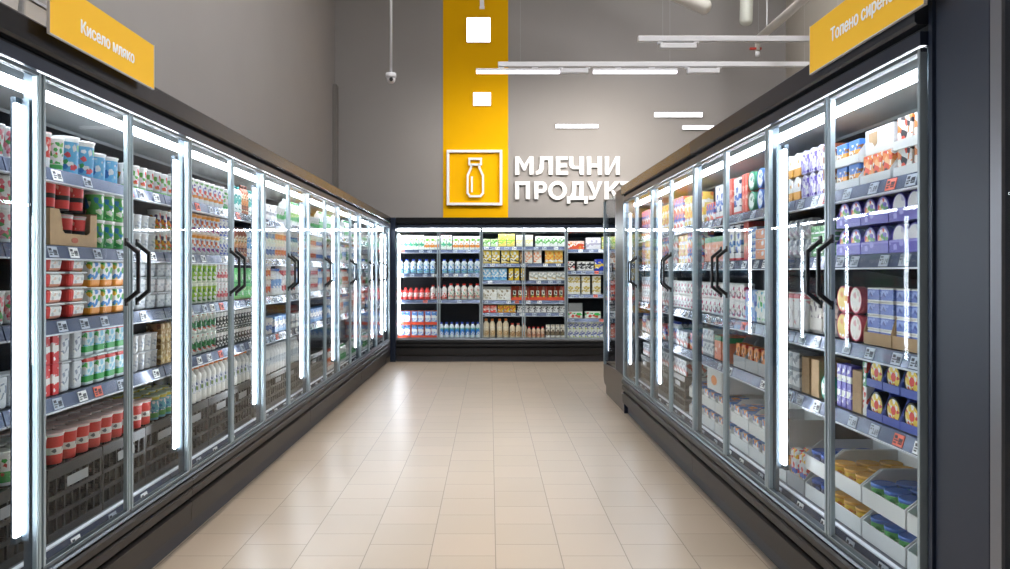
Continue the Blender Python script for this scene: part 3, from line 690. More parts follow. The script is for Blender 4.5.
# trays and boxes
M_PURP = label(.1, '#5c4fc0', [(.35,.42,'#8d84dc')], (30,.1,.9,.18,['#9a92e4','#e06a8a']))
M_BLUET = label(.1, '#3f58b8', [(.85,1,'#5a72d0')], (26,.1,.8,.12,['#7f94e4','#e5554a']))
M_REDT = label(.28, '#ee5a3c', [], (14,.1,.9,.14,['#f7a48c','#d8402c']))
box_tray('purple_tray', 'purple cardboard display tray', .20, .16, .106, .003, M_PURP, lip=.42)
box_tray('blue_tray', 'blue cardboard display tray', .115, .14, .115, .003, M_BLUET, lip=.25)
box_tray('kraft_tray', 'brown cardboard display box', .20, .16, .22, .004, M_KRAFT, lip=.48)
def window_box(key, look, w, d, h, wall, mat):
    bm = B(); x, y = w/2-.001, d/2-.001
    box(bm, -x, x, -y, y, 0, .003); box(bm, -x, x, y-wall, y, .003, h)
    for s_ in (-1, 1):
        a0, a1 = (-x, -x+wall) if s_ < 0 else (x-wall, x)
        prism(bm, [(-y, .003), (y-wall, .003), (y-wall, h), (-y, h)], a0, a1)
    pts = [(-x+wall, .003), (x-wall, .003), (x-wall, h*.96), (x-.05, h*.94), (x-.055, h*.42), (x-.075, h*.34), (-x+.10, h*.34), (-x+.085, h*.42), (-x+.075, h*.8), (-x+.06, h), (-x+wall, h)]
    f = [bm.verts.new((p, -y, q)) for p, q in pts]; g = [bm.verts.new((p, -y+wall, q)) for p, q in pts]
    bm.faces.new(f); bm.faces.new(g[::-1])
    for i in range(len(pts)): j = (i+1) % len(pts); bm.faces.new((f[i], f[j], g[j], g[i]))
    me = mesh('m', bm, mat)
    bm = B(); lathe(bm, [(.024, -y-.0012), (.024, -y-.0002)], 20, axis='y')
    for v in bm.verts: v.co.z = v.co.z*.45+h*.16
    st = mesh('m', bm, pbr('red_print', '#b5614a', .7))
    spec(key, 'display_tray', look, 'cardboard tray', w, d, h, me, st, 'printed_oval', merged=join_me([me, st])); SPECS[key].wall = wall
window_box('kraft_window', 'brown cardboard box with cut-out window', .34, .12, .135, .004, M_KRAFT)
box_tray('kraft_low', 'low-fronted brown cardboard box', .20, .18, .20, .004, M_KRAFT, lip=.22)
box_tray('white_tray', 'white cardboard tray', .20, .30, .125, .004, M_CARDW, lip=.5)
box_tray('white_wide_tray', 'wide white cardboard tray', .30, .30, .125, .004, M_CARDW, lip=.5)
box_tray('grey_tray', 'grey cardboard tray', .20, .30, .17, .004, M_CARDG, lip=.38)
box_tray('snack_tray', 'white shelf tray', .22, .16, .09, .003, M_CARDW, lip=.35)
box_tray('red_tray', 'orange-red display box', .28, .22, .24, .004, M_REDT, lip=.16)
box_tray('red_half_tray', 'orange-red display box', .195, .20, .20, .004, M_REDT, lip=.2)
crate('black_crate', 'black plastic crate', .395, .56, .265, M_CRATE)
crate('grey_crate', 'brown-grey plastic crate', .395, .56, .24, M_CRATEG)
# back case
gable('green_carton', 'white and green milk carton', .072, .07, .215, label(.215, '#f4f7f2', [(.28,.40,'#3fae8c')], (34,.2,.9,.4,['#5cc08a','#8fd65c',W_])), '#e44c3c')
gable('orange_carton', 'white carton with orange and green print', .075, .07, .20, label(.20, '#f4f6f0', [(.15,.32,'#f0983a'),(.62,.8,'#8cc84a')], (34,.1,.9,.3,['#f0983a','#58b44c',W_])), '#6cb840')
bottle('blue_cap_bottle', 'white bottle with blue cap', .09, .21, label(.21, '#e8f1fa', [(.0,.3,'#9cc8ea')], (34,.1,.66,.4,['#4a8ed8',W_,'#74c4c0'])), '#2f55e0', name='milk_bottle', cat='milk bottle', neck=.42)
bottle('red_bottle', 'small red bottle with white label', .078, .175, label(.175, '#e2403c', [(.25,.58,'#f4e9e6')], (34,.2,.6,.3,['#e2403c',W_])), '#d8322f', name='milk_bottle', cat='milk bottle', neck=.42)
bottle('white_red_bottle', 'white and red bottle', .085, .215, label(.215, '#f5f2f1', [(.05,.2,'#e6584e')], (34,.1,.6,.35,['#e04a44',W_])), '#e2302c', name='milk_bottle', cat='milk bottle', neck=.42)
bottle('pink_bottle', 'pale bottle with red cap', .088, .235, label(.235, '#f2eee8', [(.1,.3,'#e8a89c')], (34,.1,.66,.4,['#8ab8a0','#e28478',W_])), '#e2302c', name='milk_bottle', cat='milk bottle', neck=.42)
bottle('blue_bottle', 'blue and white milk bottle', .077, .235, label(.235, '#e9f2fb', [(.2,.6,'#3f8fe0')], (34,.1,.66,.3,[W_,'#63c0a8'])), '#2148c8', name='milk_bottle', cat='milk bottle', neck=.42)
gable('blue_carton', 'blue and white milk carton', .08, .08, .19, label(.19, '#6fa4e4', [(.45,.7,W_)], (30,.1,.8,.3,[W_,'#2c5cb8'])), '#e8e8e8')
bottle('beige_tall', 'tall beige bottle with orange cap', .088, .285, label(.285, '#ead9bc', [(.12,.4,'#dcc39a')], (30,.1,.6,.3,['#c49a6c','#f4ead6'])), '#f08a3c', name='milk_bottle', cat='milk bottle', neck=.40)
bottle('beige_mid', 'beige bottle with red cap', .078, .22, label(.22, '#ead9bc', [(.12,.4,'#cfae84')], (30,.1,.6,.3,['#b98a5c','#f4ead6'])), '#e0463c', name='milk_bottle', cat='milk bottle', neck=.42)
bottle('beige_small', 'small beige bottle with red cap', .062, .165, label(.165, '#ead0b4', [(.12,.4,'#cf9a7c')], (30,.1,.6,.3,['#b9705c','#f4ead6'])), '#e0363c', name='milk_bottle', cat='milk bottle', neck=.42)
gable('brown_carton', 'white and brown carton', .06, .06, .20, label(.20, '#e4ddd0', [(.2,.5,'#8c7a62')], (30,.1,.8,.4,['#5c4c3c',W_])), '#c8b89c', name='drink_carton', cat='carton')
for k, look, w, h, lab in (
    ('b_green', 'green and white butter pack', .115, .11, label(.11, '#cfe9a4', [(.35,.6,W_)], (26,.1,.9,.3,['#6cc04a',W_]))),
    ('b_yellow', 'yellow and green pack', .115, .185, label(.185, '#f2e070', [(.45,.52,'#7cc04a')], (24,.1,.9,.35,['#a8d850',W_,'#f6f0b0']))),
    ('b_cream', 'cream coloured pack', .11, .17, label(.17, '#f3f0d8', [(.45,.52,'#e6cf6a')], (24,.1,.9,.3,['#e8dc9a',W_]))),
    ('b_greenwhite', 'white pack with green spots', .105, .15, label(.15, '#f2f5ec', [(.45,.52,'#8cc86c')], (24,.1,.9,.3,['#5cb050',W_]))),
    ('b_yellowtall', 'tall yellow and white pack', .118, .19, label(.19, '#f4d450', [(.08,.2,'#f7ecc0'),(.45,.5,'#2c2a20')], (22,.1,.9,.42,[W_,'#f7ecc0','#5a4a20']))),
    ('b_brown', 'narrow brown pack', .045, .17, label(.17, '#8a6a48', [], (24,.1,.9,.3,['#c4a478']))),
    ('b_peach', 'white and peach pack', .115, .19, label(.19, '#f3ece2', [(.45,.5,'#e07a4c')], (22,.1,.9,.45,['#f0b08c','#e8844c',W_]))),
    ('b_orange', 'orange and yellow pack', .118, .19, label(.19, '#f6cf6c', [(.45,.5,'#e8843a')], (22,.1,.9,.42,['#f29a3a',W_]))),
    ('b_sky', 'light blue and white pack', .115, .175, label(.175, '#8cc8ee', [(.3,.38,W_)], (22,.1,.9,.4,[W_,'#4c9cdc']))),
    ('b_yellowblack', 'yellow pack with black stripe', .06, .175, label(.175, '#f6d23c', [(.42,.5,'#22242a')], (24,.1,.9,.35,[W_,'#2a2a30']))),
    ('b_whitegrey', 'white and grey pack', .12, .135, label(.135, '#f0f0ee', [(.86,1,'#8a8c90')], (24,.1,.8,.4,['#b9bcbc',W_,'#c8b48c']))),
    ('b_whitebrown', 'large white and brown pack', .19, .20, label(.20, '#efeeea', [(.8,1,'#8c8c88')], (18,.1,.8,.45,['#9a8c72','#c9c4b4',W_]))),
    ('b_yellowsticker', 'white and yellow pack', .045, .14, label(.14, '#f3f0e0', [(.0,.5,'#f2d648')], (30,.1,.9,.45,['#3a3a40','#f2d648',W_]))),
    ('b_red', 'low red and white pack', .095, .105, label(.105, '#ea5448', [(.4,.6,W_)], (26,.1,.9,.3,['#f6b4a8',W_]))),
    ('b_lowyellow', 'low yellow pack', .095, .105, label(.105, '#f4cc3c', [(.0,.25,'#f0a63a')], (26,.1,.9,.3,['#e0683a',W_]))),
    ('b_blackwhite', 'low black and white pack', .085, .10, label(.10, '#f0f1f2', [(.5,.85,'#2a2e36')], (26,.1,.9,.35,['#f0f1f2','#6a707a']))),
    ('b_redflat', 'flat orange-red tray pack', .24, .12, label(.12, '#ee5c3c', [(.65,1,'#f4c8b8')], (20,.1,.9,.3,[W_,'#f0a23c']))),
    ('b_lilac', 'white and lilac box', .20, .17, label(.17, '#eeecf2', [(.4,.5,'#a8a0b8')], (20,.1,.9,.3,['#c4bcd0',W_]))),
    ('b_redblack', 'red, white and black pack', .095, .14, label(.14, '#f0eeee', [(.2,.45,'#e0483e')], (24,.1,.9,.4,['#2c2e36','#e0483e',W_]))),
    ('b_blackgrid', 'black and white grid pack', .12, .135, label(.135, '#e9eaec', [(.2,.34,'#2c3038'),(.6,.76,'#2c3038')], (26,.1,.9,.3,['#2c3038',W_]))),
    ('b_blueyellow', 'blue and yellow pack', .13, .17, label(.17, '#2c48c8', [(.4,.55,'#f0d048')], (24,.1,.9,.25,['#f0d048',W_]))),
    ('b_whiteyellow', 'white and yellow egg-style pack', .125, .135, label(.135, '#f2f1ea', [(.25,.4,'#e2cf78'),(.65,.8,'#e2cf78')], (26,.1,.9,.3,['#c8b060',W_]))),
    ('b_greybox', 'plain grey box', .21, .125, label(.125, '#8a8d90')),
    ('b_greenstrip', 'white tray with green print', .21, .10, label(.10, '#f0f4ee', [(.4,.8,'#3fc25c')], (22,.1,.9,.4,[W_,'#d85a4a']))),
    ('b_bluegrid', 'white pack with blue and yellow dots', .085, .12, label(.12, '#eef0ea', [], (28,.1,.9,.5,['#4a5ca8','#c8d848',W_]))),
):
    carton(k, look, w, .09, h, lab, name='butter_pack' if h < .16 else 'cheese_slices_pack', cat='pack')

# ------------------------------------------------------------------ placing products
SHN = ['top shelf', 'second shelf', 'third shelf', 'fourth shelf', 'fifth shelf']
ORD = ['first','second','third','fourth','fifth','sixth','seventh','eighth','ninth','tenth','eleventh','twelfth','thirteenth','fourteenth','fifteenth','sixteenth','seventeenth','eighteenth','nineteenth','twentieth']
LB = ['nearest left bay','second left bay','third left bay','fourth left bay','fifth left bay','sixth left bay','seventh left bay','farthest left bay']
RB = ['nearest right bay','second right bay','third right bay','farthest right bay']
BB = ['left back bay','middle back bay','right back bay']
counters = {}
pending = []      # (object, look, order key, shelf, bay, layer, row)
class Row:
    """one row of cases: maps distance s along the row to the world"""
    def __init__(s, side): s.side = side
    def world(s, along, v, z):
        if s.side == 'L': return (XL - v, along, z)
        if s.side == 'R': return (XR + v, along, z)
        return (along, YB + v, z)
    def rz(s): return {'L': PI/2, 'R': -PI/2, 'B': 0}[s.side]
    def bay(s, along):
        along = along*(.907 if s.side == 'L' else .892 if s.side == 'R' else .99)     # the glass bay it is seen through
        if s.side == 'L': return LB[max(0, min(7, int((along-1.28)/1.25)))]
        if s.side == 'R': return RB[max(0, min(3, int((along-2.23)/1.25)))]
        return BB[max(0, min(2, int((along+1.38)/1.25)))]
ROWS = {k: Row(k) for k in 'LRB'}
NEAR = 5.3
def put(side, key, along, v, z, shelf, layer, depthrow, nlayers, ndepth, near=None, jit=1, fit=1.0):
    s = SPECS[key]; R = ROWS[side]
    if near is None: near = side != 'B' and along < NEAR
    rz = R.rz() + random.uniform(-.03, .03)*jit
    x, y, zz = R.world(along, v, z)
    if s.part and near:
        o = link(s.name, s.body, None, (x, y, zz), rz); link(s.partname, s.part, o)
    else:
        o = link(s.name, s.merged or s.body, None, (x, y, zz), rz)
    o.scale = (fit, fit, 1)
    pending.append((o, s, side, along, shelf, layer, depthrow, nlayers, ndepth, R.bay(along)))
    return o
def run(side, shelf, z, a0, a1, key, layers=1, rows=1, gap=.004, v0=None, zbase=None, layerh=None, near=None):
    """fill [a0,a1] along the row with copies of key"""
    s = SPECS[key]
    w = s.w+gap
    n = max(1, int((a1-a0)/w+.55)); f = 1.0
    if n*w > a1-a0: f = max(.82, (a1-a0)/(n*w))
    elif n*w*1.15 > a1-a0: f = (a1-a0)/(n*w)
    w = (a1-a0)/n if n > 1 else w
    start = (a0+a1)/2 - (n-1)*w/2
    v0 = (VS+.018) if v0 is None else v0
    for i in range(n):
        for l in range(layers):
            for r in range(rows):
                put(side, key, start+i*w, v0+s.d/2+r*(s.d+.004), (z if zbase is None else zbase)+.0005+l*(layerh or s.h+.001), shelf, l, r, layers, rows, near, jit=.5, fit=f)
    return n, start, w
def px(side, x, v=.15):
    return F*((-XL if side == 'L' else XR)+v)/abs(CX-x)
def prow(side, shelf, z, x0, x1, key, **k):
    a, b = sorted((px(side, x0), px(side, x1)))
    return run(side, shelf, z, a, b, key, **k)
def tray_with(side, shelf, z, a, tray, key, n, layers=1, v0=None, rows=1, tilt=False):
    """a cardboard tray centred at a, holding n packs across"""
    t = SPECS[tray]; s = SPECS[key]
    v0 = (VS+.018) if v0 is None else v0
    for l in range(layers):
        zb = z+.0005+l*(t.h+.001)
        put(side, tray, a, v0+t.d/2, zb, shelf, l, 0, layers, 1, jit=0)
        w = (t.w-2*t.wall-.004)/n
        for i in range(n):
            for r in range(rows):
                vv = v0+t.wall+.006+s.d/2+r*(s.d+.003)
                put(side, key, a+(i-(n-1)/2)*w, vv, zb+.004, shelf, l, r, layers, rows, jit=.1)
Z1, Z2, Z3, Z4 = ZL
# ---- left row, nearest bay (only its far edge shows)
run('L', 0, Z1, 2.36, 2.78, 'pink_cup'); run('L', 1, Z2, 2.36, 2.66, 'pink_cup', layers=2)
run('L', 2, Z3, 2.36, 2.78, 'pink_cup'); run('L', 3, Z4, 2.36, 2.76, 'grey_oval_tub')
# ---- left row, second bay
prow('L', 0, Z1, 42, 58, 'red_white_cup'); prow('L', 0, Z1, 58, 70, 'green_white_cup'); prow('L', 0, Z1, 70, 101, 'skyblue_bucket'); prow('L', 0, Z1, 101, 126, 'blue_tub')
prow('L', 0, Z1, 127, 177, 'white_logo_cup')
k0, k1 = px('L', 52), px('L', 92)
run('L', 1, Z2, k0-.12, k0-.02, 'pink_cup', layers=2)
def stack_kraft():
    a = k0+.155
    put('L', 'kraft_window', a, VS+.018+.06, Z2+.0005, 1, 0, 0, 1, 1, jit=0)
    for i in range(3): put('L', 'red_black_cup', a-.095+i*.095, VS+.018+.052, Z2+.005, 1, 0, 0, 2, 1, jit=0)
    for i in range(3): put('L', 'red_black_cup', a-.11+i*.10, VS+.018+.056, Z2+.1365, 1, 1, 0, 2, 1, jit=0)
stack_kraft()
run('L', 1, Z2, k0+.335, px('L', 128), 'green_swirl_cup', layers=2)
prow('L', 1, Z2, 129, 158, 'small_white_cup', layers=2); prow('L', 1, Z2, 158, 176, 'berry_cup', layers=2)
prow('L', 2, Z3, 43, 89, 'red_square_tub', layers=4); prow('L', 2, Z3, 90, 126, 'orange_base_tub', layers=2)
prow('L', 2, Z3, 127, 176, 'clear_white_pack', layers=3)
prow('L', 3, Z4, 42, 60, 'red_white_pack', layers=2); prow('L', 3, Z4, 60, 85, 'grey_oval_tub', layers=2)
prow('L', 3, Z4, 85, 127, 'green_red_tub', layers=2); prow('L', 3, Z4, 128, 160, 'small_white_cup', layers=2); prow('L', 3, Z4, 161, 176, 'gold_pack', layers=2)
ZD = .336
# crates on the deck with cups on top
def crates(side, a0, n, key):
    for i in range(n):
        put(side, key, a0+.2+i*.40, .135+.28, ZD, 'deck', 0, 0, 1, 1, jit=.1, near=(a0 < 6))
def on_crates(side, a0, a1, key, rows, top):
    s = SPECS[key]
    run(side, 'deck', 0, a0, a1, key, rows=rows, v0=.145, zbase=top, gap=.003)
crates('L', 2.40, 7, 'black_crate')
CT = ZD+.2655
on_crates('L', 2.40, 2.85, 'deck_green_cup', 4, CT); on_crates('L', 2.87, 3.72, 'deck_red_cup', 5, CT); on_crates('L', 3.74, 4.15, 'deck_blue_cup', 4, CT)
# ---- third bay
prow('L', 0, Z1, 179, 226, 'dessert_mix'); prow('L', 0, Z1, 226, 236, 'green_white_cup'); prow('L', 0, Z1, 236, 243, 'teal_bottle'); prow('L', 0, Z1, 243, 250, 'choc_bottle'); prow('L', 0, Z1, 250, 258, 'teal_bottle')
prow('L', 1, Z2, 178, 222, 'dessert_purple', layers=2); prow('L', 1, Z2, 222, 236, 'dessert_blue', layers=2); prow('L', 1, Z2, 236, 248, 'choc_bottle'); prow('L', 1, Z2, 248, 259, 'paleblue_bottle')
prow('L', 2, Z3, 178, 219, 'lime_cup', layers=2); prow('L', 2, Z3, 219, 233, 'rose_cup', layers=2); prow('L', 2, Z3, 234, 259, 'green_pack', layers=2)
prow('L', 3, Z4, 178, 218, 'dark_green_cup', layers=2); prow('L', 3, Z4, 218, 234, 'black_white_cup', layers=2); prow('L', 3, Z4, 234, 259, 'black_white_cup', layers=2)
crates('L', 5.24, 6, 'grey_crate')
CG = ZD+.2405
on_crates('L', 4.20, 5.20, 'orange_cap_bottle', 4, CT); on_crates('L', 5.24, 5.7, 'white_bottle', 4, CG); on_crates('L', 5.72, 6.55, 'white_bottle', 4, CG)
# ---- fourth bay on: px 262 .. 388
mix1 = ['far_green', 'far_white_box', 'far_blue', 'far_orange', 'far_carton', 'far_green']
def fill(side, shelf, z, a0, a1, keys, layers=1, lo=.25, hi=.5, maxh=.25):
    a = a0
    last = None
    while a < a1-.08:
        L_ = min(a1-a, random.uniform(lo, hi))
        k = random.choice([q for q in keys if q != last]); last = k
        n = layers if SPECS[k].h*layers < maxh else 1
        run(side, shelf, z, a, a+L_, k, layers=n, gap=.008)
        a += L_+.01
a4 = px('L', 259)+.02
fill('L', 0, Z1, a4, 7.5, ['far_green', 'far_white_box', 'far_carton', 'far_green', 'far_blue'])
fill('L', 0, Z1, 7.55, 11.2, ['far_green', 'far_carton', 'far_white_box'])
fill('L', 1, Z2, a4, 7.5, ['far_blue', 'far_orange', 'dessert_purple'], layers=2)
fill('L', 1, Z2, 7.55, 11.2, ['far_green', 'far_blue', 'far_milk_bottle', 'far_carton'])
fill('L', 2, Z3, a4, 7.5, ['far_red', 'far_orange', 'far_milk_bottle', 'far_red'], layers=2)
fill('L', 2, Z3, 7.55, 11.2, ['far_red', 'far_white_box', 'far_orange_bottle', 'far_carton'])
fill('L', 3, Z4, a4, 7.5, ['far_blue_box', 'far_yellow_box', 'far_blue', 'far_white_box'], layers=1)
fill('L', 3, Z4, 7.55, 11.2, ['far_orange_bottle', 'far_milk_bottle', 'far_blue_box'])
fill('L', 'deck', ZD, 7.7, 11.2, ['far_orange_bottle', 'far_milk_bottle', 'far_carton', 'far_white_box'])

# ---- right row (px grows towards the camera)
z1, z2, z3, z4 = ZR
def P(x): return px('R', x)
def rr(shelf, z, x0, x1, key, **k): return prow('R', shelf, z, x0, x1, key, **k)
rr(0, z1, 786, 801, 'oval_white_orange', layers=2); rr(0, z1, 801, 824, 'oval_purple', layers=2); run('R', 0, z1, 3.15, 3.235, 'brown_snack_box')
a = 3.032; tray_with('R', 0, z1, a, 'snack_tray', 'blue_orange_pack', 2, layers=2)
a = P(874); tray_with('R', 0, z1, 2.803, 'snack_tray', 'orange_pack', 3, rows=1)
for a in (P(874)-.245, P(874)-.475): tray_with('R', 0, z1, a, 'snack_tray', 'black_orange_pack', 2, layers=2, rows=2)
# empty white box with torn patch on the orange packs
rr(1, z2, 786, 810, 'white_jar_pack', layers=2); rr(1, z2, 811, 834, 'green_net_pack')
a = P(836)
for i, k in enumerate(['round_purple', 'round_purple', 'round_white', 'round_white']):
    tray_with('R', 1, z2, a-.105-i*.205, 'purple_tray', k, 2, layers=2)
    # upper tier sits on the lower tray's rim
rr(2, z3, 786, 806, 'white_pink_bag'); rr(2, z3, 807, 834, 'clear_bag_tub')
a = P(836)
run('R', 2, z3, 3.005, 3.11, 'round_yellow', layers=2); run('R', 2, z3, 2.895, 3.0, 'round_pink', layers=2)
def blocks(a, n, layers):
    t = SPECS['kraft_low']
    for i in range(n):
        aa = a-i*.205
        put('R', 'kraft_low', aa, VS+.018+.09, z3+.0005, 2, 0, 0, 1, 1, jit=0)
        for l in range(layers):
            for j in (-1, 1):
                put('R', 'blue_grid_pack', aa+j*.0475, VS+.018+.04, z3+.005+l*.051, 2, l, 0, layers, 1, jit=0)
blocks(2.785, 3, 4)
rr(3, z4, 786, 801, 'grey_white_box', layers=2); rr(3, z4, 801, 820, 'kraft_box'); rr(3, z4, 820, 834, 'round_teal')
run('R', 3, z4, 2.99, P(836), 'purple_slim_pack'); run('R', 3, z4, 2.905, 2.985, 'kraft_box'); run('R', 3, z4, 2.868, 2.903, 'green_slim_pack')
for i in range(4): tray_with('R', 3, z4, 2.806-i*.118, 'blue_tray', 'round_gouda', 1, layers=2)
# deck of the two near bays: two-high trays of cans
def cans(a, tray, key, n, rows=3, layers=2):
    tray_with('R', 'deck', ZD, a, tray, key, n, layers=layers, v0=.14, rows=rows)
cans(2.42, 'white_wide_tray', 'green_can', 3); cans(2.73, 'white_wide_tray', 'green_can', 3); cans(3.04, 'white_wide_tray', 'yellow_can', 3)
cans(3.30, 'white_tray', 'navy_can', 2); cans(3.51, 'grey_tray', 'redblue_cup_pack', 2, layers=1); cans(3.72, 'white_tray', 'orange_can', 2, layers=1)
for i in range(5): cans(3.99+i*.31, 'white_wide_tray', 'blue_top_pack', 2, rows=1, layers=2)
bm = B(); box(bm, -.15, .15, -.14, .14, 0, .13); me_ = mesh('m', bm, M_CARDW, .003)
bm = B(); lathe(bm, [(.06, -.1412), (.06, -.1402)], 24, axis='y')
for v in bm.verts: v.co.z = v.co.z*.5+.065
st_ = mesh('m', bm, pbr('orange_print', '#f0924a', .6))
spec('logo_box', 'cardboard_box', 'closed white box with orange oval print', 'cardboard box', .30, .28, .13, me_, st_, 'printed_oval', merged=join_me([me_, st_]))
for a_ in (4.78,): put('R', 'logo_box', a_, .14+.14, ZD+.0005+2*.126, 'deck', 2, 0, 3, 1, jit=.1, near=True)
# second bay
rr(0, z1, 706, 714, 'redblue_far'); rr(0, z1, 714, 727, 'red_white_box'); rr(0, z1, 727, 733, 'red_box'); rr(0, z1, 733, 741, 'red_white_box'); rr(0, z1, 741, 747, 'red_box')
rr(0, z1, 747, 757, 'round_green', layers=2); rr(0, z1, 757, 785, 'round_blue', layers=2)
rr(1, z2, 706, 728, 'orange_green_box'); rr(1, z2, 728, 742, 'red_white_box'); rr(1, z2, 742, 747, 'red_box'); rr(1, z2, 747, 755, 'blue_flat_box', layers=5); rr(1, z2, 755, 785, 'orange_flat_box', layers=3)
rr(2, z3, 703, 745, 'white_black_pack', layers=2); rr(2, z3, 745, 756, 'blue_pack'); rr(2, z3, 756, 785, 'white_green_pack')
rr(3, z4, 703, 714, 'grey_white_box', layers=2); rr(3, z4, 714, 730, 'orange_green_box')
for i in range(3): tray_with('R', 3, z4, P(733)-.11-i*.205, 'grey_tray', 'small_orange_pack', 2)
# third and fourth bays
a5 = P(703)+.01
fill('R', 0, z1, a5, 7.12, ['redblue_far', 'yellow_far', 'red_box'], layers=2)
fill('R', 1, z2, a5, 7.12, ['redblue_far', 'grey_far', 'yellow_far'], layers=2, maxh=.24)
run('R', 2, z3, a5, 6.05, 'white_black_pack', layers=2)
fill('R', 2, z3, 6.06, 7.12, ['grey_far', 'yellow_far'], layers=2)
fill('R', 3, z4, a5, 7.12, ['red_far_bottle', 'redblue_far', 'grey_far'])
for i in range(5): put('R', 'grey_crate', 5.68+i*.40, .135+.28, ZD, 'deck', 0, 0, 1, 1, jit=.1) if 5.68+i*.40 < 7.0 else None
run('R', 'deck', 0, 5.5, 7.05, 'grey_far', rows=2, v0=.15, zbase=CG)

# ---- back case
def bx_(x): return (x-CX)/67.2
def br(shelf, z, x0, x1, key, **k): return run('B', shelf, z, bx_(x0), bx_(x1), key, gap=k.pop('gap', .006), **k)
b1 = ZB1
br(0, b1[0], 397, 424, 'green_carton'); br(0, b1[0], 424, 440, 'orange_carton'); br(0, b1[0], 440.5, 452, 'green_carton'); br(0, b1[0], 452.5, 480.5, 'orange_carton')
br(1, b1[1], 397, 436, 'blue_cap_bottle'); br(1, b1[1], 441, 480.5, 'blue_cap_bottle')
br(2, b1[2], 397, 430, 'red_bottle'); br(2, b1[2], 430, 447, 'white_red_bottle'); br(2, b1[2], 447.5, 480.5, 'pink_bottle')
for i in range(3): tray_with('B', 3, ZD, bx_(404)+i*.2, 'red_half_tray', 'blue_carton', 2, layers=2)
br('deck', ZD, 438.5, 480.5, 'blue_bottle')
b2 = ZB2
br(0, b2[0], 483, 498, 'b_green'); br(0, b2[0], 498, 515, 'b_yellow'); br(0, b2[0], 515, 534, 'b_cream'); br(0, b2[0], 535, 565, 'b_greenwhite')
br(1, b2[1], 483, 500, 'b_yellowtall'); br(1, b2[1], 501, 519, 'b_yellowtall', gap=.01); br(1, b2[1], 519.5, 523, 'b_brown'); br(1, b2[1], 524, 542, 'b_peach', gap=.015); br(1, b2[1], 545, 563, 'b_orange')
br(2, b2[2], 483, 507, 'b_sky'); br(2, b2[2], 508, 526, 'b_yellowblack', gap=.02); br(2, b2[2], 529, 565, 'b_whitegrey')
br(3, b2[3], 483, 511, 'b_whitebrown', gap=.004)
box_tray('red_shelf_tray', 'orange-red shelf display box', .26, .18, .205, .004, M_REDT, lip=.22)
for i in range(3): tray_with('B', 3, b2[3], bx_(511)+.135+i*.265, 'red_shelf_tray', 'b_yellowsticker', 3)
br(4, b2[4], 483, 497, 'b_red'); br(4, b2[4], 497.5, 516, 'b_lowyellow'); br(4, b2[4], 517, 565, 'b_blackwhite')
br('deck', ZD, 483, 495.5, 'beige_tall'); br('deck', ZD, 496.5, 509, 'beige_tall'); br('deck', ZD, 509.5, 527, 'beige_mid'); br('deck', ZD, 527, 545, 'beige_small'); br('deck', ZD, 545.5, 565, 'brown_carton', gap=.012)
b3 = ZB3
br(0, b3[0], 568, 584.5, 'b_redflat'); br(0, b3[0], 586, 601, 'b_lilac'); br(0, b3[0], 602, 630, 'b_yellow')
br(1, b3[1], 567, 576, 'b_redblack', gap=.004); br(1, b3[1], 577, 594, 'b_blackgrid'); br(1, b3[1], 594.5, 604, 'b_blueyellow'); br(1, b3[1], 605, 630, 'b_peach')
br(2, b3[2], 567, 580, 'b_whiteyellow', layers=2, gap=.003); br(2, b3[2], 580.5, 602, 'b_whiteyellow', layers=2, gap=.012); br(2, b3[2], 604, 630, 'b_red', layers=2)
br(3, b3[3], 567, 584, 'b_greenstrip'); br(3, b3[3], 585, 601, 'b_greenstrip'); br(3, b3[3], 604, 630, 'b_blackwhite')
br('deck', ZD, 567, 603, 'b_bluegrid', layers=2, gap=.004); br('deck', ZD, 604, 630, 'b_red', layers=2)
# grey box standing on the green-print tray pack
o_ = put('B', 'b_greybox', bx_(575.5), VS+.018+.045, b3[3]+.1015, 3, 1, 0, 2, 1, jit=0)

# ---- labels for everything placed: look, place along the shelf, row, layer, shelf, bay
groups = {}
for it in pending:
    o, s, side, along, shelf, layer, dr, nl, nd, bay = it
    groups.setdefault((s.look, s.cat, side, bay, shelf), []).append(it)
def plural(c): return c+('es' if c.endswith(('x', 'ch')) else 's')
for (look, cat, side, bay, shelf), its in groups.items():
    sh = 'bottom deck' if shelf == 'deck' else (SHN[shelf] if isinstance(shelf, int) else shelf)
    if side == 'B' and bay == 'left back bay' and shelf == 3: sh = 'bottom deck'
    alongs = sorted({round(i[3], 3) for i in its})       # image left to right = growing for left and back, shrinking for right
    if side == 'R': alongs = alongs[::-1]
    nlay = max(i[5] for i in its)+1; nrow = max(i[6] for i in its)+1
    for o, s, _, along, _, layer, dr, _, _, _ in its:
        i = alongs.index(round(along, 3)); n = len(alongs)
        bits = [look]
        if n > 1: bits.append(('leftmost' if i == 0 else 'rightmost' if i == n-1 else ORD[i]+' from left') )
        if nlay > 1: bits.append(['lowest layer', 'second layer', 'third layer', 'fourth layer', 'fifth layer'][layer] if nlay > 2 else ['lower layer', 'upper layer'][layer])
        if nrow > 1 and dr: bits.append(['front row', 'second row', 'third row', 'fourth row', 'fifth row'][dr])
        lab = ', '.join(bits+[sh, bay])
        for a_, b_ in ((' from left', ' along'), (' with ', ' '), (' and ', ' '), (' print', ''), (' portion', '')):
            if len(lab.split()) > 16: lab = lab.replace(a_, b_, 1)
        tag(o, lab, cat, (plural(cat)+f', {look}, {sh}, {bay}')[:90] if len(its) > 1 else None)

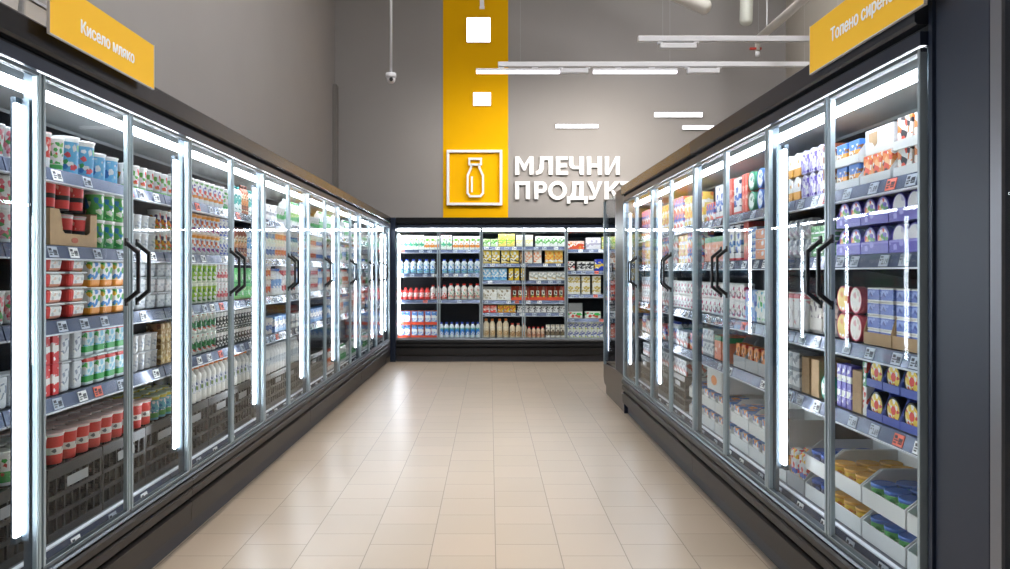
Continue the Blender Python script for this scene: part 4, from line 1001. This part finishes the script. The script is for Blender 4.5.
# ------------------------------------------------------------------ loose pieces
# torn empty white box on the top right shelf
t = thing('torn_box', 'empty white cardboard box with torn brown patch, top shelf, nearest right bay', 'cardboard box', (XR+VS+.018+.095, P(874)-.01, z1+.108), -PI/2)
bm = B(); box(bm, -.10, .10, -.08, .08, 0, .003); box(bm, -.10, .10, -.08, -.077, .003, .09); box(bm, -.10, .10, .077, .08, .003, .09); box(bm, -.10, -.097, -.077, .077, .003, .09); box(bm, .097, .10, -.077, .077, .003, .09)
link('box_wall', mesh('box_wall', bm, M_CARDW), t)
bm = B(); pts = [(-.075, .078), (-.01, .078), (-.012, .035), (-.03, .025), (-.045, .04), (-.07, .045)]
f = [bm.verts.new((x, -.0815, z)) for x, z in pts]; g = [bm.verts.new((x, -.0803, z)) for x, z in pts]
bm.faces.new(f); bm.faces.new(g[::-1])
for i in range(6): bm.faces.new((f[i], f[(i+1) % 6], g[(i+1) % 6], g[i]))
link('torn_patch', mesh('torn_patch', bm, M_KRAFT), t)
# white bins on top of the left case
for i, (y, w, h) in enumerate(((2.50, .10, .13), (2.64, .14, .11), (2.78, .09, .12))):
    bm = B(); box(bm, -.08, .08, -w/2, w/2, 0, h)
    for v in bm.verts:
        if v.co.z < .01: v.co.x *= .85; v.co.y *= .85
    o = link('storage_box', mesh('storage_box', bm, M_WPLAST, .008, 2), None, (XL-.16, y, 2.1205))
    bm = B(); box(bm, -.084, .084, -w/2-.004, w/2+.004, h+.001, h+.012); link('lid', mesh('lid', bm, pbr('box_lid', '#c6cbd4', .4)), o)
    tag(o, ['white box on top of the left row, nearest the picture edge', 'widest white box of three on top of the left row', 'tall white box on the left row beside the yellow sign'][i], 'box', 'white boxes on top of the left row')

# ------------------------------------------------------------------ signs
def hanging_sign(lab, txt, loc, rz, L_, H_, tx0, tx1, tz0, tz1, gap_word):
    t = thing('aisle_sign', lab, 'sign', loc, rz, 'yellow product signs on the case headers')
    bm = B(); box(bm, 0, L_, -.004, .004, 0, H_, 0)
    link('board', mesh('board', bm, M_YEL, .001), t)
    bm = B(); box(bm, -.002, -.0005, -.005, .005, -.003, H_+.003); box(bm, L_+.0005, L_+.002, -.005, .005, -.003, H_+.003); box(bm, -.002, L_+.002, -.005, .005, -.004, -.0005)
    link('edge_strip', mesh('edge_strip', bm, pbr('sign_edge', '#d9d4cf', .3)), t)
    me0 = line_mesh(txt); fit_mesh(me0, tx0, tx1, tz0, tz1, 0, y=-.0046)
    bm = B()
    for k_, (dx, dz) in enumerate(((-.0028, 0), (.0028, 0), (0, .0014), (0, -.0014))):      # heavier strokes
        n0 = len(bm.verts); bm.from_mesh(me0); bm.verts.ensure_lookup_table()
        for v in bm.verts[n0:]: v.co += Vector((dx, -k_*.00012, dz))
    me = bpy.data.meshes.new('lettering'); bm.to_mesh(me); bm.free(); me.materials.append(M_SIGNTXT)
    link('lettering', me, t)
# left: near end at Y=2.48, reads from near to far
hanging_sign('yellow hanging sign reading Кисело мляко on the left row header', 'Кисело мляко', (-1.404, 2.468, 2.083), PI/2, .765, .180, .189, .584, .056, .102, 0)
hanging_sign('yellow hanging sign reading Топено сирене on the right row header', 'Топено сирене', (1.208, 2.922, 2.066), -PI/2, .768, .176, .181, .606, .054, .113, 0)

# ------------------------------------------------------------------ room
YW = 12.38; XLW = -2.47; XRW = 4.72; ZC = 7.0
# floor: staggered beige tiles 0.304 m, laid in columns along the aisle
m, nt, out = new_mat('beige_floor_tiles'); N = nt.nodes.new; L = nt.links.new
tc = N('ShaderNodeTexCoord'); mp = N('ShaderNodeMapping'); L(tc.outputs['Object'], mp.inputs[0])
T = .304
mp.inputs['Rotation'].default_value = (0, 0, PI/2)
mp.inputs['Location'].default_value = (-.04, -.026, 0)
br_ = N('ShaderNodeTexBrick'); L(mp.outputs[0], br_.inputs['Vector'])
br_.inputs['Scale'].default_value = 1; br_.offset_frequency = 2; br_.inputs['Mortar Size'].default_value = .0021; br_.inputs['Mortar Smooth'].default_value = .15
br_.inputs['Brick Width'].default_value = T; br_.inputs['Row Height'].default_value = T; br_.offset = .5
br_.inputs['Color1'].default_value = lin('#ad9c88'); br_.inputs['Color2'].default_value = lin('#a79783'); br_.inputs['Mortar'].default_value = lin('#6e604f')
br_.inputs['Bias'].default_value = 0
nz = N('ShaderNodeTexNoise'); nz.inputs['Scale'].default_value = 1.3; nz.inputs['Detail'].default_value = 5; L(tc.outputs['Object'], nz.inputs['Vector'])
mr = N('ShaderNodeMapRange'); mr.inputs[3].default_value = .94; mr.inputs[4].default_value = 1.05; L(nz.outputs[0], mr.inputs[0])
sc2 = N('ShaderNodeVectorMath'); sc2.operation = 'SCALE'; L(br_.outputs[0], sc2.inputs[0]); L(mr.outputs[0], sc2.inputs[3])
# one wide expansion joint across the aisle
sx = N('ShaderNodeSeparateXYZ'); L(tc.outputs['Object'], sx.inputs[0])
c1 = N('ShaderNodeMath'); c1.operation = 'COMPARE'; c1.inputs[1].default_value = 6.38; c1.inputs[2].default_value = .006; L(sx.outputs['Y'], c1.inputs[0])
mx = N('ShaderNodeMix'); mx.data_type = 'RGBA'; L(c1.outputs[0], mx.inputs[0]); L(sc2.outputs[0], mx.inputs[6]); mx.inputs[7].default_value = lin('#8a7a66')
b = N('ShaderNodeBsdfPrincipled'); L(mx.outputs[2], b.inputs['Base Color'])
b.inputs['Roughness'].default_value = .33
bp = N('ShaderNodeBump'); bp.inputs['Strength'].default_value = .25; bp.inputs['Distance'].default_value = .002; bp.invert = True
L(br_.outputs['Fac'], bp.inputs['Height']); L(bp.outputs[0], b.inputs['Normal'])
L(b.outputs[0], out.inputs[0]); M_FLOOR = m
bm = B(); box(bm, XLW-.1, XRW+.1, -4.0, YW+.1, -.08, 0); struct('floor', mesh('floor', bm, M_FLOOR))
M_WALL = pbr('wall_grey_paint', '#9a9693', .75, noise=.02, nscale=1.5)
bm = B(); box(bm, XLW-.1, XRW+.1, YW, YW+.12, 0, ZC); struct('wall_back', mesh('wall_back', bm, M_WALL))
bm = B(); box(bm, XLW-.12, XLW, -4, YW, 0, ZC); struct('wall_left', mesh('wall_left', bm, pbr('wall_left_paint', '#9a9693', .75, noise=.02, nscale=1.5)))
bm = B(); box(bm, XRW, XRW+.12, -4, YW, 0, ZC); struct('wall_right', mesh('wall_right', bm, pbr('wall_right_paint', '#b3aca0', .75)))
bm = B(); box(bm, XLW-.12, XRW+.12, -4, YW+.12, ZC, ZC+.1); struct('ceiling', mesh('ceiling', bm, pbr('ceiling_paint', '#9a9a9a', .8)))
bm = B(); box(bm, XLW-.12, XRW+.12, -4.12, -4, 0, ZC); struct('wall_front', mesh('wall_front', bm, pbr('wall_front_paint', '#a9a6a2', .8)))
bm = B(); box(bm, -.748, .290, YW-.012, YW-.0005, 2.08, ZC-.01); struct('trim_1', mesh('trim_1', bm, pbr('yellow_wall_stripe', '#f2b600', .85, spec=.15)))
bm = B(); box(bm, XLW+.0005, XLW+.06, YW-.22, YW-.03, 2.0, 4.27); struct('trim_2', mesh('trim_2', bm, pbr('duct_cover', '#7d7874', .6), .004))

# wall icon: square frame and bottle outline
KW = (YW-.06)/F    # metres per pixel on the sign plane
def wx(x): return (x-CX)*KW
def wz(y): return EYE-(y-CY)*KW
def outline(bm, pts, w, y0, y1):
    n = len(pts); P_ = [Vector((p[0], p[1])) for p in pts]
    inn, outt = [], []
    for i in range(n):
        a, b_, c = P_[i-1], P_[i], P_[(i+1) % n]
        d1 = (b_-a).normalized(); d2 = (c-b_).normalized()
        n1 = Vector((-d1.y, d1.x)); n2 = Vector((-d2.y, d2.x)); mt = (n1+n2).normalized()
        k = (w/2)/max(.4, mt.dot(n1)); outt.append(b_+mt*k); inn.append(b_-mt*k)
    V = {}
    for nm, lst in (('i', inn), ('o', outt)):
        for yy, q in ((y0, 'f'), (y1, 'b')): V[nm+q] = [bm.verts.new((p.x, yy, p.y)) for p in lst]
    for i in range(n):
        j = (i+1) % n
        bm.faces.new((V['if'][i], V['if'][j], V['of'][j], V['of'][i])); bm.faces.new((V['ib'][i], V['ob'][i], V['ob'][j], V['ib'][j]))
        bm.faces.new((V['if'][i], V['ib'][i], V['ib'][j], V['if'][j])); bm.faces.new((V['of'][i], V['of'][j], V['ob'][j], V['ob'][i]))
t = thing('wall_icon', 'square white frame with milk bottle outline on the yellow stripe', 'wall sign', (0, YW-.05, 0))
bm = B(); outline(bm, [(wx(448), wz(151.2)), (wx(501), wz(151.2)), (wx(501), wz(204)), (wx(448), wz(204))], .040, -.03, .037)
link('frame', mesh('frame', bm, M_WHITE), t)
bm = B(); pc = [(469.3,158.8),(481,158.8),(481,164.2),(479.3,164.8),(479.5,168),(483,175.5),(483,193),(480.5,196.2),(470,196.2),(467.6,193),(467.6,175.5),(471,168),(471,164.8),(469.3,164.2)]
outline(bm, [(wx(x), wz(y)) for x, y in pc], .032, -.03, .037)
bar(bm, (wx(471), 0, wz(164.6)), (wx(479.5), 0, wz(164.6)), .06, .032)
bar(bm, (wx(471.9), 0, wz(176.5)), (wx(471.9), 0, wz(192)), .028, .05)
link('bottle_outline', mesh('bottle_outline', bm, M_WHITE), t)
# wall lettering: bold sans capitals built from strokes
def glyph(ch, x0, x1, z0, z1):
    bm = B(); W, H = x1-x0, z1-z0; s_ = .066; hs = .058
    D0, D1 = 0, .045
    def poly(pts):
        f = [bm.verts.new((x0+x, D0, z0+z)) for x, z in pts]; g = [bm.verts.new((x0+x, D1, z0+z)) for x, z in pts]; n = len(pts)
        for i in range(n): bm.faces.new((f[i], f[(i+1) % n], g[(i+1) % n], g[i]))
        bm.faces.new(f); bm.faces.new(g[::-1])
    def rect(a, b_, c_, d_): poly([(a, c_), (b_, c_), (b_, d_), (a, d_)])
    def arc(cx, cz, rx, rz, a0, a1, n=18):
        pts = []
        A = [a0+(a1-a0)*i/n for i in range(n+1)]
        for i in range(n):
            p, q = A[i], A[i+1]
            poly([(cx+rx*math.cos(p), cz+rz*math.sin(p)), (cx+rx*math.cos(q), cz+rz*math.sin(q)), (cx+(rx-s_)*math.cos(q), cz+(rz-hs)*math.sin(q)), (cx+(rx-s_)*math.cos(p), cz+(rz-hs)*math.sin(p))])
    if ch == 'М':
        rect(0, s_, 0, H); rect(W-s_, W, 0, H)
        poly([(s_, H), (s_, H-.085), (W/2-.018, .07), (W/2+.018, .07), (W-s_, H-.085), (W-s_, H), (W/2, .165)])
    elif ch == 'И':
        rect(0, s_, 0, H); rect(W-s_, W, 0, H); poly([(s_, .0), (W-s_, H-.085), (W-s_, H), (s_, .085)])
    elif ch == 'Н':
        rect(0, s_, 0, H); rect(W-s_, W, 0, H); rect(s_, W-s_, H/2-hs/2, H/2+hs/2)
    elif ch == 'П':
        rect(0, s_, 0, H); rect(W-s_, W, 0, H); rect(s_, W-s_, H-hs, H)
    elif ch == 'Т':
        rect(0, W, H-hs, H); rect(W/2-s_/2, W/2+s_/2, 0, H-hs)
    elif ch == 'Е':
        rect(0, s_, 0, H); rect(s_, W, 0, hs); rect(s_, W, H-hs, H); rect(s_, W*.92, H/2-hs/2, H/2+hs/2)
    elif ch == 'Л':
        rect(W-s_, W, 0, H); rect(W*.24, W-s_, H-hs, H)
        poly([(W*.24, H-hs), (W*.24+s_, H-hs), (W*.22+s_, H*.32), (W*.20+s_*.6, H*.08), (W*.12, 0), (0, 0), (0, hs), (W*.10, hs*1.1), (W*.2, H*.34)])
    elif ch == 'Ч':
        rect(W-s_, W, 0, H); rect(0, s_, H*.58, H); poly([(0, H*.58), (s_, H*.58), (s_*1.3, H*.47), (W-s_, H*.47), (W-s_, H*.31), (s_*.9, H*.31), (s_*.25, H*.40)])
    elif ch == 'К':
        rect(0, s_, 0, H); poly([(s_, H*.42), (s_, H*.60), (W-s_*1.15, H), (W+.01, H), (W*.56, H*.52)]); poly([(W*.40, H*.52), (W*.56, H*.56), (W+.02, 0), (W-s_*1.15, 0)])
    elif ch == 'У':
        poly([(0, H), (s_*1.12, H), (W*.56, H*.42), (W-s_*1.1, H), (W, H), (W*.52, H*.06), (W*.42, 0), (W*.12, 0), (W*.12, hs), (W*.34, hs), (W*.42, H*.24)])
    elif ch == 'Д':
        t_ = .060
        rect(0, s_*.85, 0, t_+hs); rect(W-s_*.85, W, 0, t_+hs); rect(s_*.85, W-s_*.85, t_, t_+hs)
        rect(W*.80-s_, W*.80, t_+hs, H); rect(W*.26, W*.80-s_, H-hs, H); poly([(W*.26, H-hs), (W*.26+s_, H-hs), (W*.22+s_, t_+hs), (W*.14, t_+hs), (W*.24, H*.5)])
    elif ch == 'Р':
        rect(0, s_, 0, H); r_ = H*.32
        rect(s_, W-r_*.9, H-hs, H); rect(s_, W-r_*.9, H-2*r_, H-2*r_+hs); arc(W-r_*.9, H-r_, r_*.9, r_, -PI/2, PI/2, 12)
    elif ch == 'О':
        arc(W/2, H/2, W/2, H/2+.006, 0, 2*PI, 28)
    return mesh('letter', bm, M_WHITE)
def letters(lab, chars, y0, y1):
    t = thing('wall_lettering', lab, 'wall sign', (0, YW-.05, 0), 0, 'raised white wall lettering')
    for ch, x0, x1, yb in chars:
        link('letter', glyph(ch, wx(x0), wx(x1), wz(yb), wz(y0)), t)
        fx, fz = {'Л':(.88,.5),'Е':(.15,.5),'Ч':(.88,.5),'Р':(.15,.5),'Д':(.68,.5),'У':(.5,.36),'Т':(.5,.5)}.get(ch, (.12,.5))
        sx_, sz_ = wx(x0)+fx*(wx(x1)-wx(x0)), wz(yb)+fz*(wz(y0)-wz(yb))
        bm = B(); bar(bm, (sx_, .044, sz_), (sx_, .0495, sz_), .016); link('standoff', mesh('standoff', bm, M_WHITE), t)
c = 5.05
letters('raised white wall letters reading МЛЕЧНИ beside the yellow stripe', [(ch, 430+a/c, 430+b_/c, 174.6) for ch, a, b_ in (('М',430,523),('Л',535,620),('Е',637,697),('Ч',703,777),('Н',793,868),('И',884,960))], 156.2, 175)
letters('raised white wall letters reading ПРОДУКТИ, lower line, end hidden', [(ch, 430+a/c, 430+b_/c, yb) for ch, a, b_, yb in (('П',430,505,199.2),('Р',527,592,199.2),('О',597,692,199.4),('Д',692,797,203.5),('У',795,872,199.4),('К',882,958,199.2),('Т',962,1030,199.2),('И',1045,1122,199.2))], 181.2, 199)

# ------------------------------------------------------------------ lamps and ceiling things
M_PANEL = emit('lamp_panel', '#f6f3f8', 4.5)
M_TUBE = emit('lamp_tube', '#f2ecf8', 5)
def wall_panel(lab, x0, x1, y0, y1, grp, name='wall_light'):
    t = thing(name, lab, 'light', (wx((x0+x1)/2), YW-.013, wz((y0+y1)/2)), 0, grp)
    w, h = (x1-x0)*KW/2, (y1-y0)*KW/2
    bm = B(); box(bm, -w, w, -.03, -.0005, -h, h); link('lamp_body', mesh('lamp_body', bm, M_FIX), t)
    bm = B(); box(bm, -w+.006, w-.006, -.034, -.0305, -h+.006, h-.006); link('diffuser', mesh('diffuser', bm, M_PANEL), t)
wall_panel('larger square white light panel high on the yellow stripe', 466.5, 490.5, 17, 42, 'square light panels on the yellow stripe')
wall_panel('smaller square white light panel low on the yellow stripe', 473, 491, 92, 105.5, 'square light panels on the yellow stripe')
wall_panel('slim white light bar, left one above the wall letters', 555.5, 598.5, 124, 128, 'slim light bars on the grey wall')
wall_panel('slim white light bar, right of the letters and highest', 654.5, 703, 112, 117, 'slim light bars on the grey wall')
wall_panel('slim white light bar, rightmost and shortest on grey wall', 682.5, 716, 125.3, 129.3, 'slim light bars on the grey wall')
def at(x, y, Y): return Vector(((x-CX)*Y/F, Y, EYE-(y-CY)*Y/F))
def wire(bm, p, top=ZC): bar(bm, p, (p[0], p[1], top), .0012)
def track(lab, x0, y, Y, gears, tubes, th=.065):
    p = at(x0, y, Y); X1 = XRW-.005
    t = thing('light_track', lab, 'track light', (0, 0, 0), 0, 'white light tracks under the ceiling')
    bm = B(); box(bm, p.x, X1, Y-.03, Y+.03, p.z-th/2, p.z+th/2); link('rail', mesh('rail', bm, M_FIX, .004), t)
    for g0, g1 in gears:
        a, b_ = at(g0, y, Y).x, at(g1, y, Y).x
        bm = B(); box(bm, a, b_, Y-.035, Y+.035, p.z-th/2-.085, p.z-th/2-.025); box(bm, a-.03, a+.03, Y-.02, Y+.02, p.z-th/2-.026, p.z-th/2); box(bm, b_-.03, b_+.03, Y-.02, Y+.02, p.z-th/2-.026, p.z-th/2)
        link('gear_box', mesh('gear_box', bm, M_FIX, .004), t)
    for g0, g1 in tubes:
        a, b_ = at(g0, y, Y).x, at(g1, y, Y).x
        bm = B(); box(bm, a, b_, Y-.03, Y+.03, p.z-th/2-.055, p.z-th/2-.025)
        for q in (.3, .7):
            xx = a+(b_-a)*q
            if xx > p.x: box(bm, xx-.04, xx+.04, Y-.015, Y+.015, p.z-th/2-.026, p.z-th/2)
        lp = link('tube_lamp', mesh('tube_lamp', bm, M_FIX), t)
        bm = B(); box(bm, a+.005, b_-.005, Y-.028, Y+.028, p.z-th/2-.085, p.z-th/2-.0555); link('diffuser', mesh('diffuser', bm, M_TUBE), lp)
    bm = B()
    for xx in (p.x+.3, (p.x+X1)/2, X1-.5): wire(bm, (xx, Y, p.z+th/2))
    link('suspension_wire', mesh('suspension_wire', bm, M_FIX), t)
track('lower white light track with two lit tubes crossing the yellow stripe', 498, 64.5, 10.4, [(561, 588), (687, 719)], [(476, 560), (593, 677)])
track('upper white light track at the right with one gear box', 638, 39, 9.4, [(660, 696)], [])
# small drop lamp above upper square panel
t = thing('pendant_rod', 'short white rod hanging above the upper square light panel', 'pendant', (0, 0, 0))
p = at(482, 7, 11.5)
bm = B(); box(bm, p.x-.03, p.x+.03, 11.47, 11.53, p.z, ZC); link('rod', mesh('rod', bm, M_FIX), t)
bm = B(); box(bm, p.x-.036, p.x+.036, 11.464, 11.536, p.z-.02, p.z-.0005); link('end_cap', mesh('end_cap', bm, M_FIX), t)
# security camera
p = at(391, 78, 9.2)
t = thing('security_camera', 'white dome security camera on a long ceiling pole', 'camera', (p.x, p.y, p.z))
bm = B(); lathe(bm, [(.015, .06), (.015, ZC-p.z)], 12); link('pole', mesh('pole', bm, M_FIX), t)
bm = B(); lathe(bm, [(.03, .06), (.062, .055), (.064, .012), (.056, .0)], 24); link('housing', mesh('housing', bm, M_FIX), t)
bm = B(); lathe(bm, [(.052, -.001), (.054, -.018), (.046, -.045), (.026, -.062), (.004, -.066)], 24); e = link('eyeball', mesh('eyeball', bm, M_FIX), t)
bm = B(); lathe(bm, [(.022, -.062), (.024, -.052), (.020, -.040)], 18, axis='y', c=(.008, 0, -.028)); link('lens', mesh('lens', bm, M_BLACK), e)
# ducts
def capsule(bm, a, b_, r, seg=20):
    a, b_ = Vector(a), Vector(b_); t_ = (b_-a).normalized(); pts = []
    up = Vector((0, 0, 1)) if abs(t_.z) < .9 else Vector((1, 0, 0)); s = t_.cross(up).normalized(); u = s.cross(t_)
    rings = []
    prof = [(r, 0)]+[(r*math.cos(q*PI/12), (b_-a).length+r*.8*math.sin(q*PI/12)) for q in range(0, 6)]
    for rr_, h in prof: rings.append([bm.verts.new(a+t_*h+rr_*(math.cos(2*PI*k/seg)*s+math.sin(2*PI*k/seg)*u)) for k in range(seg)])
    for x, y in zip(rings, rings[1:]):
        for k in range(seg):
            f_ = bm.faces.new((x[k], x[(k+1) % seg], y[(k+1) % seg], y[k])); f_.smooth = True
    bm.faces.new(rings[0]); bm.faces.new(rings[-1][::-1])
M_DUCT = pbr('duct_paint', '#d0ccc4', .5)
t = thing('ventilation_pipe', 'thick pale pipe slanting in from the top, blunt end right', 'pipe', (0, 0, 0))
bm = B(); capsule(bm, at(560, -58, 10.9), at(705, 7, 10.9), .105); link('pipe_shell', mesh('pipe_shell', bm, M_DUCT), t)
bm = B(); bar(bm, at(620, -24, 10.9), at(620, -24, 10.9)+Vector((0, 0, ZC-at(620, -24, 10.9).z)), .02); link('hanger', mesh('hanger', bm, M_DUCT), t)
t = thing('ventilation_pipe', 'thick pale pipe hanging straight down, rounded end', 'pipe', (0, 0, 0))
pe = at(746, 21, 10.9)
bm = B(); capsule(bm, (pe.x+.06, 10.9, ZC), pe, .088); link('pipe_shell', mesh('pipe_shell', bm, pbr('duct_paint_b', '#c4c6bc', .5)), t)
bm = B(); lathe(bm, [(.12, ZC-.02), (.12, ZC-.001)], 20, c=(pe.x+.06, 10.9, 0)); link('ceiling_collar', mesh('ceiling_collar', bm, M_DUCT), t)
# sprinkler line running along the room
t = thing('sprinkler_pipe', 'long pale sprinkler pipe running along the right side with red valve', 'pipe', (0, 0, 0))
bm = B(); e1 = at(757, 40, 10.8); e0 = Vector((e1.x, 4.0, e1.z+.0)); tube(bm, [e0, e1], .055, 14); link('pipe', mesh('pipe', bm, M_DUCT), t)
bm = B(); tube(bm, [e1+Vector((0, -.02, -.02)), e1+Vector((0, -.02, -.16))], .035, 12); v_ = link('drop', mesh('drop', bm, M_DUCT), t)
bm = B(); bar(bm, e1+Vector((-.11, -.03, -.13)), e1+Vector((.05, -.03, -.13)), .03); link('valve_handle', mesh('valve_handle', bm, pbr('valve_red', '#a83226', .5)), t)
bm = B(); tube(bm, [e1+Vector((0, -.02, -.17)), e1+Vector((0, -.02, -.24))], .03, 12); link('nozzle', mesh('nozzle', bm, M_FIX), t)
bm = B()
for yy in (10.4, 8.6, 6.5): wire(bm, (e1.x, yy, e1.z+.05))
bar(bm, (e1.x+.03, 10.5, e1.z+.05), (e1.x+.03, 10.5, ZC), .012)
link('hanger', mesh('hanger', bm, M_FIX), t)

# ------------------------------------------------------------------ hall lamps (ceiling, above the picture)
M_CP = emit('ceiling_lamp', '#fbf9fa', 24)
for i, (x, y) in enumerate([(-.2, .5), (-.2, 3.6), (-.2, 6.7), (2.9, 1.5), (2.9, 5.2), (2.9, 9.2)]):
    t = thing('ceiling_light', ['ceiling light over the aisle above the camera', 'ceiling light over the near half of the aisle', 'ceiling light over the middle of the aisle', 'ceiling light over the near right row', 'ceiling light over the middle right row', 'ceiling light at the far right near the pipes'][i], 'ceiling light', (x, y, ZC), 0, 'ceiling lights of the hall')
    bm = B(); box(bm, -.65, .65, -.65, .65, -.06, -.001); link('frame', mesh('frame', bm, M_FIX), t)
    bm = B(); box(bm, -.6, .6, -.6, .6, -.066, -.061); link('diffuser', mesh('diffuser', bm, M_CP), t)
def area(name, loc, rot, sx_, sy_, power, col=(1, .96, .9), spread=PI):
    l = bpy.data.lights.new(name, 'AREA'); l.shape = 'RECTANGLE'; l.size = sx_; l.size_y = sy_; l.energy = power; l.color = col; l.spread = spread
    o = bpy.data.objects.new(name, l); COL.objects.link(o); o.location = loc; o.rotation_euler = rot; return o
# wall washer of the track lamps, aimed at the lettering
area('track_wash_lamp', (1.7, 10.35, 3.92), (math.radians(58), 0, 0), 1.6, .12, 33, (1, .94, .86), math.radians(110))
area('stripe_wash_lamp', (-.25, 10.6, 3.85), (math.radians(55), 0, 0),   .9, .12, 8, (1, .96, .9), math.radians(120))

# ------------------------------------------------------------------ world, camera, colour
w = bpy.data.worlds.new('world'); sc.world = w; w.use_nodes = True
w.node_tree.nodes['Background'].inputs[0].default_value = (.8, .85, .95, 1); w.node_tree.nodes['Background'].inputs[1].default_value = .15
cam = bpy.data.cameras.new('camera'); co = bpy.data.objects.new('camera', cam); COL.objects.link(co)
co.location = (0, 0, EYE); co.rotation_euler = (PI/2, 0, 0)
cam.sensor_width = 36; cam.lens = F/1010*36; cam.shift_x = (505-CX)/1010; cam.shift_y = -(284.5-CY)/1010
cam.clip_start = .05; cam.clip_end = 60
sc.camera = co
sc.view_settings.view_transform = 'Standard'; sc.view_settings.look = 'None'; sc.view_settings.gamma = 1; sc.view_settings.use_curve_mapping = False
sc.view_settings.exposure = 0.0
sc.cycles.max_bounces = 8; sc.cycles.transparent_max_bounces = 24; sc.cycles.glossy_bounces = 4; sc.cycles.diffuse_bounces = 3
sc.cycles.sample_clamp_indirect = 6; sc.cycles.use_denoising = True
print('OBJECTS', len(bpy.data.objects), 'THINGS', len(LABELS))
